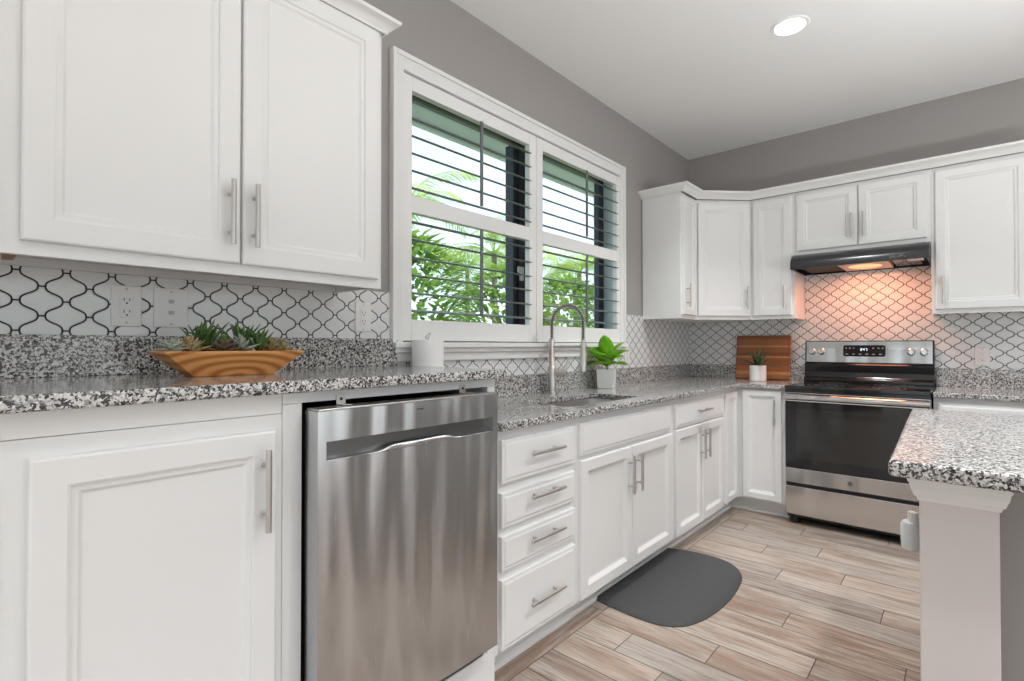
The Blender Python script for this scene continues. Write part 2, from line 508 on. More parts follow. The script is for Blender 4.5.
m.box(-.2, 0, YB - .2, WY0, 0, ZC); m.box(-.2, 0, WY1, .15, 0, ZC)
m.box(-.2, 0, WY0, WY1, 0, WZ0); m.box(-.2, 0, WY0, WY1, WZ1, ZC)
struct(m, 'wall_left', M['wall'])
m = MB(); m.box(0, XR + .2, 0, .15, 0, ZC); struct(m, 'wall_back', M['wall'])
# far sides of the open-plan room, each with wide openings to the lanai
m = MB()
m.box(XR, XR + .2, YB, -7.4, 0, ZC); m.box(XR, XR + .2, -1.0, 0, 0, ZC); m.box(XR, XR + .2, -7.4, -1.0, 2.45, ZC)
m.box(XR, XR + .2, -5.0, -4.6, 0, 2.45)
struct(m, 'wall_right', M['wall'])
m = MB()
m.box(-.2, .7, YB - .2, YB, 0, ZC); m.box(5.0, XR + .2, YB - .2, YB, 0, ZC); m.box(.7, 5.0, YB - .2, YB, 2.45, ZC)
m.box(2.75, 2.95, YB - .2, YB, 0, 2.45)
struct(m, 'wall_front', M['wall'])

# tile backsplash (part of the walls)
m = MB()
m.box(0, .008, -4.75, -3.153, 1.0, 1.405); m.box(0, .008, -3.1535, -1.1705, 1.0, 1.1115)
m.box(0, .008, -1.171, -.002, 1.0, 1.405)
struct(m, 'trim_1', M['tileY'])
m = MB(); m.box(.008, 2.6, -.008, 0, .93, 1.405); m.box(.9145, 1.6745, -.008, 0, 1.405, 1.84); struct(m, 'trim_2', M['tileX'])

# ------------------------------------------------------------------ window: casing, sliding frame, glass
win = bpy.data.objects.new('window_1', None); col.objects.link(win); win['kind'] = 'structure'; win.location = (0, -2.16, WZ0)
WO = (0, -2.16, WZ0)
def wpart(mb, name, m_, bevel=0, **kw):
    mb_ = mb; bmesh.ops.translate(mb_.bm, verts=mb_.bm.verts, vec=-Vector(WO))
    return mb_.build(name, m_, win, bevel=bevel, **kw)
CY0, CY1, CZ1 = -3.152, -1.172, 2.448
m = MB()
m.box(.0, .022, CY0, WY0 + .004, 1.19, CZ1); m.box(.0, .022, WY1 - .004, CY1, 1.19, CZ1); m.box(.0, .022, WY0 + .004, WY1 - .004, WZ1, CZ1)
m.box(.022, .032, CY0, CY0 + .02, 1.19, CZ1); m.box(.022, .032, CY1 - .02, CY1, 1.19, CZ1); m.box(.022, .032, CY0 + .02, CY1 - .02, CZ1 - .02, CZ1)
wpart(m, 'casing', M['trim'], .003)
m = MB(); m.box(-.10, .052, CY0 - .0, CY1 + .0, 1.172, 1.196)
m.box(.009, .036, CY0 + .012, CY1 - .012, 1.150, 1.172); m.box(.009, .024, CY0 + .012, CY1 - .012, 1.112, 1.150)
wpart(m, 'window_sill', M['trim'], .004)
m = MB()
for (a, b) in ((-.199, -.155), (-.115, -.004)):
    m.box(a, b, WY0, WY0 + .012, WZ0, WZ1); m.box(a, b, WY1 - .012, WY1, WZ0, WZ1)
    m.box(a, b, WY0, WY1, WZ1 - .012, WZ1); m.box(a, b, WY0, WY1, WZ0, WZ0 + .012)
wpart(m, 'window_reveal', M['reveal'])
m = MB()
fx0, fx1 = -.155, -.115
m.box(fx0, fx1, WY0, WY0 + .055, WZ0, WZ1); m.box(fx0, fx1, WY1 - .075, WY1, WZ0, WZ1)
m.box(fx0, fx1, WY0, WY1, WZ1 - .018, WZ1); m.box(fx0, fx1, WY0, WY1, WZ0, WZ0 + .04)
wpart(m, 'window_frame', M['bronze'], .003)
m = MB(); m.box(fx0 - .01, fx1 + .012, -2.235, -2.145, WZ0 + .04, WZ1 - .04); m.box(fx1 + .012, fx1 + .022, -2.20, -2.18, WZ0 + .04, WZ1 - .04)
m.box(fx0 - .01, fx1 + .005, -2.145, -2.075, WZ0 + .04, WZ1 - .04)
wpart(m, 'meeting_stile', M['bronze'], .003)
m = MB(); m.box(-.137, -.133, WY0 + .055, -2.235, WZ0 + .04, WZ1 - .04); m.box(-.137, -.133, -2.075, WY1 - .075, WZ0 + .04, WZ1 - .04)
wpart(m, 'pane', M['glass'])
m = MB(); m.box(-.093, -.08, -2.215, -2.165, 1.60, 1.635); m.box(-.093, -.075, -2.195, -2.175, 1.555, 1.60); m.box(-.108, -.09, -2.125, -2.095, 1.61, 1.66)
wpart(m, 'latch', M['plastic'], .003)

# ------------------------------------------------------------------ plantation shutters
def shutter(y0, y1, o0, o1, label):
    """panel from y0 to y1, louver opening from o0 to o1"""
    z0, z1 = 1.203, 2.368
    t_ = thing('plantation_shutter', label, 'shutter', (0, y0, z0), 0, 'plantation shutters in the window')
    org = Vector((0, y0, z0))
    def P(mb, name, mt, **kw):
        bmesh.ops.translate(mb.bm, verts=mb.bm.verts, vec=-org); return mb.build(name, mt, t_, **kw)
    xa, xb = -.022, .012
    m = MB()
    m.box(xa, xb, y0, o0, z0, z1); P(m, 'stile', M['shutter'], bevel=.002)
    m = MB(); m.box(xa, xb, o1, y1, z0, z1); P(m, 'stile', M['shutter'], bevel=.002)
    m = MB(); m.box(xa, xb, o0, o1, 2.305, z1); P(m, 'top_rail', M['shutter'], bevel=.002)
    m = MB(); m.box(xa, xb, o0, o1, 1.768, 1.842); P(m, 'middle_rail', M['shutter'], bevel=.002)
    m = MB(); m.box(xa, xb, o0, o1, z0, 1.296); P(m, 'bottom_rail', M['shutter'], bevel=.002)
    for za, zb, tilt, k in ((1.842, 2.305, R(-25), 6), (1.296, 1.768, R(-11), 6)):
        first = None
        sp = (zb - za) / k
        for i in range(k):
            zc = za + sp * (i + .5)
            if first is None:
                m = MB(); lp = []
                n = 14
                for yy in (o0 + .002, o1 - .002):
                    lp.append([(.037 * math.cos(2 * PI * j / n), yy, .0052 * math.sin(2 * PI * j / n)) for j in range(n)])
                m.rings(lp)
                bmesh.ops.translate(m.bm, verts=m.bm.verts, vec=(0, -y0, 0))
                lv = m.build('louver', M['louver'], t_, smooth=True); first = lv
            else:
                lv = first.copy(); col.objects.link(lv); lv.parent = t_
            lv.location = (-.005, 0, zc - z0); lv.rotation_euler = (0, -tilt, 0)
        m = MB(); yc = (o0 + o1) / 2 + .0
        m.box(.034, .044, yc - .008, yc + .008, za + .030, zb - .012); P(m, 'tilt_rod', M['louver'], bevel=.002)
    # hinges
    for zz in (1.36, 2.2):
        m = MB(); yy = y0 if o0 - y0 < .06 and y0 < -3 else y1
        m.cyl((.014, yy, zz), (.014, yy, zz + .05), .004, n=10); P(m, 'hinge', M['shutter'])
    return t_
shutter(-3.092, -2.170, -3.040, -2.228, 'left white plantation shutter with open louvers, nearer the wooden succulent bowl')
shutter(-2.166, -1.228, -2.108, -1.272, 'right white plantation shutter with open louvers, behind the spring faucet')

# ------------------------------------------------------------------ cabinets
def door_mesh(w, h, t=.020, fr=.055, kind='door'):
    """front faces -Y, back at y=0, lower left corner at origin"""
    m = MB()
    def loop(i, d): return [(i, -d, i), (w - i, -d, i), (w - i, -d, h - i), (i, -d, h - i)]
    if kind == 'door':
        prof = [(0, 0), (0, t - .005), (.0015, t - .002), (.005, t), (fr - .004, t), (fr, t - .0015), (fr + .001, t - .006), (fr + .005, t - .0065), (fr + .012, t - .0065), (fr + .018, t - .0115), (fr + .020, t - .012)]
    elif kind == 'raised':
        prof = [(0, 0), (0, t - .005), (.0015, t - .002), (.005, t), (fr - .006, t), (fr, t - .003), (fr + .012, t - .010), (fr + .020, t - .0115)]
    else:
        prof = [(0, 0), (0, t - .007), (.002, t - .0035), (.006, t - .003), (.012, t - .003), (.018, t - .0005), (.022, t)]
    m.rings([loop(i, d) for i, d in prof], cap0=True, cap1=True)
    return m
def pull(parent, cx, cz, y, L=.175, vertical=True, r=.0065):
    m = MB()
    d = Vector((0, 0, 1)) if vertical else Vector((1, 0, 0))
    c = Vector((cx, y - .030, cz))
    m.cyl(c - d * L / 2, c + d * L / 2, r, n=14)
    for s in (-1, 1):
        q = c + d * s * L * .30
        m.cyl(q, q + Vector((0, .030, 0)), r * .72, n=10)
    return m.build('handle', M['nickel'], parent, smooth=True)
def add_door(cab, x0, x1, z0, z1, ydepth, kind='door', name='door', handle=None, fr=.055):
    """x0,x1,z0,z1 in the cabinet's local frame; front plane of the carcass at y=-ydepth"""
    o = door_mesh(x1 - x0, z1 - z0, kind=kind, fr=fr).build(name, M['cab'], cab, loc=(x0, -ydepth, z0))
    if handle:
        v, hx, hz, L = handle
        pull(o, hx - x0, hz - z0, -.020, L, v)
    return o
LW = R(90)          # cabinets on the left wall: local x -> world +y, local -y -> world +x
def cab_left(y0, z0, name, label, cat='cabinet', group=None, x0=0.0):
    return thing(name, label, cat, (x0, y0, z0), LW, group)
def body(cab, w, d, z0, z1, m_=None, x0=0, yb=-.002):
    mb = MB(); mb.box(x0, w, -d, yb, z0, z1); return mb.build('body', m_ or M['cab'], cab, bevel=.0012)

WG = 'white base cabinets under the granite worktops'
UG = 'white wall cabinets'
# --- raised left base cabinet (door with recessed panel)
Y0 = -4.78
c = cab_left(Y0, 0, 'base_cabinet', 'near-left white base cabinet with one tall door left of the dishwasher', group=WG)
W = (-3.8735) - Y0
body(c, W, .600, .10, 1.0185)
mb = MB(); mb.box(.0, W, -.53, -.04, 0.001, .10); mb.build('toe_kick', M['cab'], c)
add_door(c, -4.318 - Y0, -3.893 - Y0, .125, .984, .600, handle=(True, -3.925 - Y0, .853, .185))
add_door(c, .035, -4.372 - Y0, .125, .984, .600, fr=.05)
# --- surround of the raised dishwasher
c = cab_left(-3.873, 0, 'dishwasher_surround', 'white filler panels framing the raised stainless dishwasher', 'panel')
mb = MB(); mb.box(0, .0475, -.602, -.01, .0, 1.040); mb.build('filler_panel', M['cab'], c, bevel=.001)
e = -3.135 + 3.873
mb = MB(); mb.box(.0475 + .655, e, -.602, -.01, .0, 1.040); mb.build('filler_panel', M['cab'], c, bevel=.001)
mb = MB(); mb.box(0, e, -.602, -.01, 1.0405, 1.067); mb.build('top_rail', M['cab'], c, bevel=.001)
mb = MB(); mb.box(.048, .0475 + .6545, -.604, -.06, .0, .135); mb.build('platform', M['cab'], c, bevel=.002)
mb = MB(); mb.box(-.906, -.001, -.5995, -.01, 1.0195, 1.067); mb.build('top_filler', M['cab'], c, bevel=.001)

# --- dishwasher
DX, DY0, DY1 = .667, -3.818, -3.190
d = thing('dishwasher', 'stainless steel dishwasher with pocket handle, raised under the upper granite counter', 'dishwasher', (.06, (DY0 + DY1) / 2, .137))
DO = Vector(d.location)
def DP(mb, name, mt, **kw):
    bmesh.ops.translate(mb.bm, verts=mb.bm.verts, vec=-DO); return mb.build(name, mt, d, **kw)
m = MB(); m.box(.07, .598, DY0 + .005, DY1 - .005, .137, 1.012); DP(m, 'tub_housing', M['blackm'])
m = MB(); m.box(.58, .603, DY0 + .003, DY1 - .003, .139, .200); DP(m, 'kick_plate', M['black'])
# door: sheet with a pocket recess
hy0, hy1 = DY0 + .022, DY1 - .022
ht, hb = .948, .902
m = MB()
zb, zt = .197, 1.022
m.box(.604, DX, DY0, DY1, zb, hb)              # lower sheet
m.box(.604, DX, DY0, DY1, ht, zt)              # upper strip
m.box(.604, DX, DY0, hy0, hb, ht); m.box(.604, DX, hy1, DY1, hb, ht)
bmesh.ops.remove_doubles(m.bm, verts=m.bm.verts, dist=1e-5)
DP(m, 'door', M['steelv'], bevel=.0)
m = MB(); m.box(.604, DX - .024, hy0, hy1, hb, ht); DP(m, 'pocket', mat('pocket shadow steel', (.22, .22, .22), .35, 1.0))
# curved scoop lip of the handle
m = MB(); lps = []
nseg = 28
for i in range(nseg + 1):
    f = i / nseg; y = hy0 + (hy1 - hy0) * f
    a = max(0.0, min(1.0, (min(f, 1 - f) - .25) / .10)); a = a * a * (3 - 2 * a)
    up = .003 + .015 * a; inn = .020
    z = hb - .002
    lps.append([(DX - inn, y, z), (DX, y, z), (DX + .001, y, z + up * .5), (DX - .004, y, z + up), (DX - .012, y, z + up * .9), (DX - inn, y, z + up * .3)])
m.rings(lps); DP(m, 'handle_lip', M['steelv'], smooth='all')
m = MB(); m.box(.606, DX - .001, DY0 + .002, DY1 - .002, zt, zt + .006); DP(m, 'control_edge', M['steelh'], bevel=.002)
m = MB(); m.box(DX, DX + .0006, -3.524, -3.500, 1.000, 1.0035); DP(m, 'brand_mark', M['slot'])
for yy in (-3.722, -3.290):
    m = MB(); m.box(.6025, .606, yy - .013, yy + .013, 1.026, 1.054); m.box(.6025, .64, yy - .013, yy + .013, 1.029, 1.0305)
    o = DP(m, 'mounting_bracket', M['nickel'], bevel=.001)
    m = MB(); m.cyl((.606, yy, 1.043), (.6075, yy, 1.043), .004, n=12); bmesh.ops.translate(m.bm, verts=m.bm.verts, vec=-DO); m.build('screw', M['slot'], o)

# --- lower run
def toe(c, w):
    mb = MB(); mb.box(0, w, -.525, -.04, 0.001, .099); mb.build('toe_kick', M['cab'], c)
    mb = MB(); mb.sweep([(0, -.525), (w, -.525)], [(0, .0), (.018, .0), (.016, .010), (.010, .016), (0, .018)]); mb.build('shoe_moulding', M['trim'], c)
ya, yb_ = -3.134, -2.644
c = cab_left(ya, 0, 'base_cabinet', 'narrow white base cabinet of four stacked drawers right of the dishwasher', group=WG)
body(c, yb_ - ya - .001, .600, .10, .8825); toe(c, yb_ - ya)
for z0, z1 in ((.697, .851), (.541, .664), (.389, .513), (.116, .362)):
    zc = (z0 + z1) / 2 + (.012 if z1 > .8 else .025 if z1 > .6 else .018 if z1 > .5 else .0)
    add_door(c, -3.114 - ya, -2.666 - ya, z0, z1, .600, kind='drawer', name='drawer', handle=(False, -2.882 - ya, zc, .205))
ya, yb_ = -2.644, -1.702
c = cab_left(ya, 0, 'base_cabinet', 'wide white sink base cabinet with false front above two doors', group=WG)
# open-topped carcass for the sink basin
mb = MB(); w = yb_ - ya - .001
mb.box(0, w, -.600, -.574, .10, .8825); mb.box(0, .018, -.574, -.002, .10, .8825); mb.box(w - .018, w, -.574, -.002, .10, .8825)
mb.box(.018, w - .018, -.574, -.002, .10, .118); mb.box(.018, w - .018, -.014, -.002, .118, .8825)
mb.build('body', M['cab'], c); toe(c, yb_ - ya)
add_door(c, -2.626 - ya, -1.738 - ya, .716, .853, .600, kind='drawer', name='false_front')
add_door(c, -2.624 - ya, -2.187 - ya, .110, .697, .600, kind='raised', handle=(True, -2.222 - ya, .568, .18))
add_door(c, -2.181 - ya, -1.732 - ya, .110, .697, .600, kind='raised', handle=(True, -2.140 - ya, .568, .18))
ya, yb_ = -1.702, -.900
c = cab_left(ya, 0, 'base_cabinet', 'white base cabinet with one drawer over two doors, far end of the window wall', group=WG)
body(c, yb_ - ya - .001, .600, .10, .8825); toe(c, yb_ - ya)
add_door(c, -1.674 - ya, -.926 - ya, .716, .851, .600, kind='drawer', name='drawer', handle=(False, -1.305 - ya, .790, .19))
add_door(c, -1.674 - ya, -1.296 - ya, .105, .706, .600, kind='raised', handle=(True, -1.330 - ya, .585, .175))
add_door(c, -1.290 - ya, -.926 - ya, .105, .706, .600, kind='raised', handle=(True, -1.252 - ya, .585, .175))
# --- corner base cabinet (L shaped)
c = thing('base_cabinet', 'white L-shaped corner base cabinet with a bifold pair of narrow doors beside the range', 'cabinet', (0, 0, 0), 0, WG)
mb = MB(); mb.prism([(.002, -.899), (.600, -.899), (.600, -.600), (.921, -.600), (.921, -.002), (.002, -.002)], .10, .8825); mb.build('body', M['cab'], c)
mb = MB(); mb.prism([(.05, -.899), (.525, -.899), (.525, -.525), (.921, -.525), (.921, -.05), (.05, -.05)], .001, .099); mb.build('toe_kick', M['cab'], c)
mb = MB(); mb.sweep([(.525, -.899), (.525, -.525), (.921, -.525)], [(0, .0), (.018, .0), (.016, .010), (.010, .016), (0, .018)]); mb.build('shoe_moulding', M['trim'], c)
o = door_mesh(.226, .745, kind='raised', fr=.045).build('door', M['cab'], c, loc=(.600, -.868, .112), rz=LW)
o = door_mesh(.256, .757, kind='raised', fr=.045).build('door', M['cab'], c, loc=(.640, -.600, .114))
pull(o, .856 - .640, .727 - .114, -.020, .175, True)
# --- base cabinet right of the range
c = thing('base_cabinet', 'white base cabinet behind the island, right of the range', 'cabinet', (1.690, 0, 0), 0, WG)
body(c, .86, .600, .10, .8825)
mb = MB(); mb.box(0, .86, -.525, -.04, 0.001, .099); mb.build('toe_kick', M['cab'], c)
add_door(c, .022, .84, .716, .853, .600, kind='drawer', name='drawer', handle=(False, .43, .785, .2))
add_door(c, .022, .428, .112, .70, .600, kind='raised'); add_door(c, .434, .84, .112, .70, .600, kind='raised')

# --- wall cabinets
ZU, ZT = 1.378, 2.285
def upper_body(cab, poly, z0, z1):
    """carcass with the underside set up into it, as face frames leave it"""
    mb = MB(); mb.prism(poly, z0 + .022, z1); mb.build('body', M['cab'], cab)
# near-left pair
Y0 = -4.78; W = -3.397 - Y0
c = cab_left(Y0, ZU, 'wall_cabinet', 'large near-left white wall cabinet above the wooden succulent bowl', group=UG)
mb = MB(); mb.box(.0, W, -.285, -.002, .030, 2.275 - ZU); mb.build('body', M['cab'], c)
mb = MB(); mb.box(.0, W, -.305, -.2855, .0, 2.275 - ZU); mb.build('face_frame', M['cab'], c, bevel=.0012)
mb = MB(); mb.box(.0, W - .016, -.028, -.010, .008, .0295)
mb.build('nailer_strip', M['cabin'], c)
mb = MB(); mb.box(W - .015, W, -.285, -.002, .006, .0295); mb.build('side_skirt', M['cabin'], c)
mb = MB(); mb.box(-4.328 - Y0, -4.310 - Y0, -.28, -.20, -.002, .0295); mb.build('filler_block', M['rawwood'], c)
add_door(c, -4.307 - Y0, -3.866 - Y0, .030, .884, .305, handle=(True, -3.895 - Y0, .165, .175))
add_door(c, -3.860 - Y0, -3.418 - Y0, .030, .884, .305, handle=(True, -3.832 - Y0, .165, .175))
add_door(c, .02, -4.345 - Y0, .030, .884, .305)
def upper(name_lbl, x0, x1, z0, z1, doors):
    c = thing('wall_cabinet', name_lbl, 'cabinet', (x0, 0, z0), 0, UG)
    mb = MB(); w = x1 - x0 - .001
    mb.box(0, w, -.285, -.009, .018, z1 - z0); mb.box(0, w, -.305, -.285, 0, z1 - z0); mb.box(0, .016, -.285, -.009, 0, .018); mb.box(w - .016, w, -.285, -.009, 0, .018)
    mb.build('body', M['cab'], c)
    for (a, b, za, zb_, h) in doors:
        add_door(c, a - x0, b - x0, za - z0, zb_ - z0, .305, handle=(h and (True, h[0] - x0, h[1] - z0, h[2])), fr=.05)
    return c
# left wall, right of the window
c = cab_left(-.884, ZU, 'wall_cabinet', 'narrow white wall cabinet between the window and the corner', group=UG)
mb = MB(); w = .884 - .611
mb.box(0, w, -.285, -.009, .018, ZT - ZU); mb.box(0, w, -.305, -.285, 0, ZT - ZU); mb.box(0, .016, -.285, -.009, 0, .018)
mb.build('body', M['cab'], c)
add_door(c, .016, w - .016, .028, .88, .305, handle=(True, .060, .165, .17), fr=.045)
# diagonal corner
c = thing('wall_cabinet', 'diagonal white corner wall cabinet above the corner of the worktop', 'cabinet', (.0, .0, ZU), 0, UG)
mb = MB(); mb.prism([(.009, -.009), (.009, -.610), (.305, -.610), (.610, -.305), (.610, -.009)], 0, ZT - ZU); mb.build('body', M['cab'], c)
dw = math.hypot(.305, .305)
o = door_mesh(dw - .028, .855, fr=.055).build('door', M['cab'], c, loc=(.305 + .010, -.610 + .010, .026), rz=R(45))
pull(o, dw - .028 - .035, .14, -.020, .17, True)
upper('slim white wall cabinet immediately left of the black range hood', .611, .914, ZU, ZT, [(.632, .893, 1.404, 2.262, (.852, 1.537, .165))])
upper('short white two-door wall cabinet above the black range hood', .914, 1.675, 1.828, ZT, [(.926, 1.291, 1.858, 2.262, (1.262, 1.992, .165)), (1.299, 1.655, 1.858, 2.262, (1.328, 1.992, .165))])
upper('tall white wall cabinet immediately right of the black range hood', 1.675, 2.13, ZU, ZT, [(1.695, 2.112, 1.404, 2.262, (1.733, 1.52, .17))])

# crown mouldings
CR = [(0, 0), (.006, .0), (.010, .010), (.020, .016), (.034, .034), (.048, .040), (.052, .052), (.0, .052)]
crown = [(o_, ZT - .012 + z) for o_, z in CR]
m = MB()
m.sweep([(.001, -.8848), (.3255, -.8848), (.3255, -.6185), (.6185, -.3255), (2.131, -.3255), (2.131, -.01)], [(a, b + .013) for a, b in crown])
o = m.build('crown_moulding', M['trim'], smooth=True, org=(.3, -.3, ZT)); tag(o, 'white crown moulding running along the tops of the corner and range wall cabinets', 'moulding')
m = MB(); cr2 = [(a * .80, 2.262 + (b - ZT + .012) * .82) for a, b in crown]
m.sweep([(.3258, -4.78), (.3258, -3.3962), (.001, -3.3962)], cr2)
o = m.build('crown_moulding', M['trim'], smooth=True, org=(.3, -4, ZT)); tag(o, 'white crown moulding on top of the large near-left wall cabinet', 'moulding')

# ------------------------------------------------------------------ granite worktops
def slab(poly, z0, z1, label, holes=None, name='granite_worktop', round_=.006):
    m = MB()
    if holes is None:
        m.prism(poly, z0, z1)
    return m
# raised
m = MB(); m.box(.0095, .637, -4.78, -3.105, 1.068, 1.0985)
o = m.build('granite_worktop', M['granite'], bevel=.007, org=(.3, -4, 1.068), seg=3); tag(o, 'raised speckled granite worktop over the dishwasher', 'worktop', 'speckled granite worktops')
m = MB(); m.box(.0095, .029, -4.78, -3.128, 1.0987, 1.210)
p_ = m.build('backsplash_strip', M['granite'], o, bevel=.001, loc=(-.3, 4, -1.068))
# main L with sink hole
m = MB()
sy0, sy1, sx0, sx1 = -2.59, -1.955, .235, .545
def rrect(x0, x1, y0, y1, r, k=5):
    pts = []
    for cx, cy, a0 in ((x1 - r, y1 - r, 0), (x0 + r, y1 - r, 90), (x0 + r, y0 + r, 180), (x1 - r, y0 + r, 270)):
        for i in range(k + 1):
            a = R(a0 + 90 * i / k); pts.append((cx + r * math.cos(a), cy + r * math.sin(a)))
    return pts
hole = rrect(sx0, sx1, sy0, sy1, .05)
outer = [(.635, -3.135), (.635, -.635), (.921, -.635), (.921, -.0095), (.0095, -.0095), (.0095, -3.135)]
def holed(m, outer, hole, z0, z1):
    bm = m.bm
    for z in (z0, z1):
        vo_ = [bm.verts.new((x, y, z)) for x, y in outer]; vh = [bm.verts.new((x, y, z)) for x, y in hole]
        es = [bm.edges.new((vo_[i], vo_[(i + 1) % len(vo_)])) for i in range(len(vo_))] + [bm.edges.new((vh[i], vh[(i + 1) % len(vh)])) for i in range(len(vh))]
        bmesh.ops.triangle_fill(bm, use_beauty=True, edges=es)
        if z == z0: lo = (vo_, vh)
        else: hi = (vo_, vh)
    for k in (0, 1):
        a, b = lo[k], hi[k]; n = len(a)
        for i in range(n): bm.faces.new((a[i], a[(i + 1) % n], b[(i + 1) % n], b[i]))
holed(m, outer, hole, .884, .914)
o = m.build('granite_worktop', M['granite'], bevel=.006, org=(.3, -2, .884), seg=3); tag(o, 'L-shaped speckled granite worktop around the sink and corner', 'worktop', 'speckled granite worktops')
m = MB(); m.box(.0095, .029, -3.135, -.0295, .9142, 1.022); m.box(.0095, .921, -.029, -.0095, .9142, 1.022)
m.build('backsplash_strip', M['granite'], o, bevel=.001, loc=(-.3, 2, -.884))
m = MB(); m.box(1.689, 2.56, -.635, -.0095, .884, .914)
o = m.build('granite_worktop', M['granite'], bevel=.006, org=(1.9, -.3, .884), seg=3); tag(o, 'speckled granite worktop right of the range', 'worktop', 'speckled granite worktops')
m = MB(); m.box(1.689, 2.56, -.029, -.0095, .9142, 1.032)
m.build('backsplash_strip', M['granite'], o, bevel=.001, loc=(-1.9, .3, -.884))

# ------------------------------------------------------------------ sink
m = MB()
zt_, zbm = .8815, .735
L1 = [(x, y, zt_) for x, y in rrect(sx0 - .012, sx1 + .012, sy0 - .012, sy1 + .012, .055)]
L2 = [(x, y, zt_) for x, y in rrect(sx0 - .004, sx1 + .004, sy0 - .004, sy1 + .004, .05)]
L3 = [(x, y, zbm + .03) for x, y in rrect(sx0 + .002, sx1 - .002, sy0 + .002, sy1 - .002, .05)]
L4 = [(x, y, zbm) for x, y in rrect(sx0 + .03, sx1 - .03, sy0 + .03, sy1 - .03, .04)]
m.rings([L1, L2, L3, L4], cap0=False, cap1=True)
o = m.build('sink', M['sink'], smooth=True, org=((sx0 + sx1) / 2, (sy0 + sy1) / 2, zbm))
tag(o, 'undermount stainless sink bowl set in the granite below the faucet', 'sink')
sd = o.modifiers.new('thick', 'SOLIDIFY'); sd.thickness = -.0015
m = MB(); m.cyl((0, 0, .001), (0, 0, .004), .042, n=24); m.build('drain', M['chrome'], o, smooth=True)

# ------------------------------------------------------------------ faucet (spring pull-down)
fx, fy = .082, -2.115
f = thing('kitchen_faucet', 'brushed nickel spring pull-down faucet behind the sink', 'faucet', (fx, fy, .9142))
m = MB(); m.lathe([(.030, 0), (.030, .006), (.024, .010), (.023, .014)]); m.build('base_flange', M['nickel'], f, smooth=True)
m = MB(); m.lathe([(.023, .010), (.023, .145), (.020, .150), (.0165, .155), (.0165, .300), (.014, .305)]); m.build('body', M['nickel'], f, smooth=True)
m = MB(); m.cyl((.008, .008, .115), (.022, .078, .110), .021, n=20); o = m.build('valve', M['nickel'], f, smooth=True)
m = MB(); m.tube([(.022, .070, .118), (.030, .096, .150), (.036, .112, .190)], [.010, .009, .007], n=10); m.build('lever', M['nickel'], o, smooth=True)
arch = []
cx_, rr_, zc_ = .105, .105, .385
for i in range(9): arch.append((0, 0, .305 + (zc_ - .305) * i / 8))
for i in range(1, 29):
    a = PI - PI * i / 28; arch.append((cx_ + rr_ * math.cos(a), 0, zc_ + rr_ * math.sin(a)))
for i in range(1, 9): arch.append((2 * rr_, 0, zc_ - (zc_ - .300) * i / 8))
m = MB(); m.tube(arch, .0065, n=8); m.build('hose', M['gasket'], f, smooth=True)
sp_pts = []
def along(pts, s):
    d = 0
    for a, b in zip(pts, pts[1:]):
        l = (Vector(b) - Vector(a)).length
        if d + l >= s: return Vector(a).lerp(Vector(b), (s - d) / l), (Vector(b) - Vector(a)).normalized()
        d += l
    return Vector(pts[-1]), (Vector(pts[-1]) - Vector(pts[-2])).normalized()
tot = sum((Vector(b) - Vector(a)).length for a, b in zip(arch, arch[1:]))
turns = 42; N_ = turns * 10
for i in range(N_ + 1):
    p, dr = along(arch, tot * i / N_ * .9999)
    b1 = Vector((0, 1, 0)); b2 = dr.cross(b1)
    a = 2 * PI * i / 10
    sp_pts.append(p + (b1 * math.cos(a) + b2 * math.sin(a)) * .0115)
m = MB(); m.tube(sp_pts, .0022, n=5); m.build('spring', M['nickel'], f, smooth='all')
m = MB(); m.lathe([(.011, .0), (.018, .004), (.0185, .09), (.014, .100), (.013, .165), (.010, .175)], c=(2 * rr_, 0, .125)); m.build('spray_head', M['nickel'], f, smooth=True)
m = MB(); m.cyl((.010, 0, .262), (2 * rr_ - .012, 0, .262), .0055, n=12); m.lathe([(.020, .252), (.020, .272)], c=(2 * rr_, 0, 0), n=20); m.build('holder_arm', M['nickel'], f, smooth=True)

# ------------------------------------------------------------------ range
RX0, RX1 = .9245, 1.6845
r = thing('range', 'freestanding stainless steel electric range with black glass cooktop', 'range', ((RX0 + RX1) / 2, -.35, 0))
RO = Vector(r.location)
def RP(mb, name, mt, parent=None, **kw):
    bmesh.ops.translate(mb.bm, verts=mb.bm.verts, vec=-RO); return mb.build(name, mt, parent or r, **kw)
m = MB(); m.box(RX0 + .003, RX1 - .003, -.620, -.035, .045, .892); RP(m, 'body', M['blackm'])
for sx in (RX0 + .05, RX1 - .05):
    for sy in (-.60, -.09):
        m = MB(); m.cyl((sx, sy, 0.0005), (sx, sy, .046), .018, n=14); RP(m, 'foot', M['blackm'])
m = MB(); m.box(RX0, RX1, -.665, -.035, .8925, .917); RP(m, 'cooktop', M['glassblk'], bevel=.006)
bprint = mat('burner print', (.16, .16, .16), .3)
for cx, cy, rad in ((.21, -.50, .105), (.55, -.50, .085), (.21, -.22, .085), (.55, -.22, .105)):
    for ra in (rad, rad * .62):
        m = MB()
        lo = [(RX0 + cx + ra * math.cos(2 * PI * k / 48), cy + ra * math.sin(2 * PI * k / 48)) for k in range(48)]
        li = [(RX0 + cx + (ra - .0025) * math.cos(2 * PI * k / 48), cy + (ra - .0025) * math.sin(2 * PI * k / 48)) for k in range(48)]
        m.rings([[(x, y, .9171) for x, y in lo], [(x, y, .9174) for x, y in lo], [(x, y, .9174) for x, y in li], [(x, y, .9171) for x, y in li]], False, False)
        RP(m, 'burner_ring', bprint)
m = MB(); m.box(RX0 + .002, RX1 - .002, -.655, -.6205, .872, .8915); RP(m, 'front_vent_strip', M['black'])
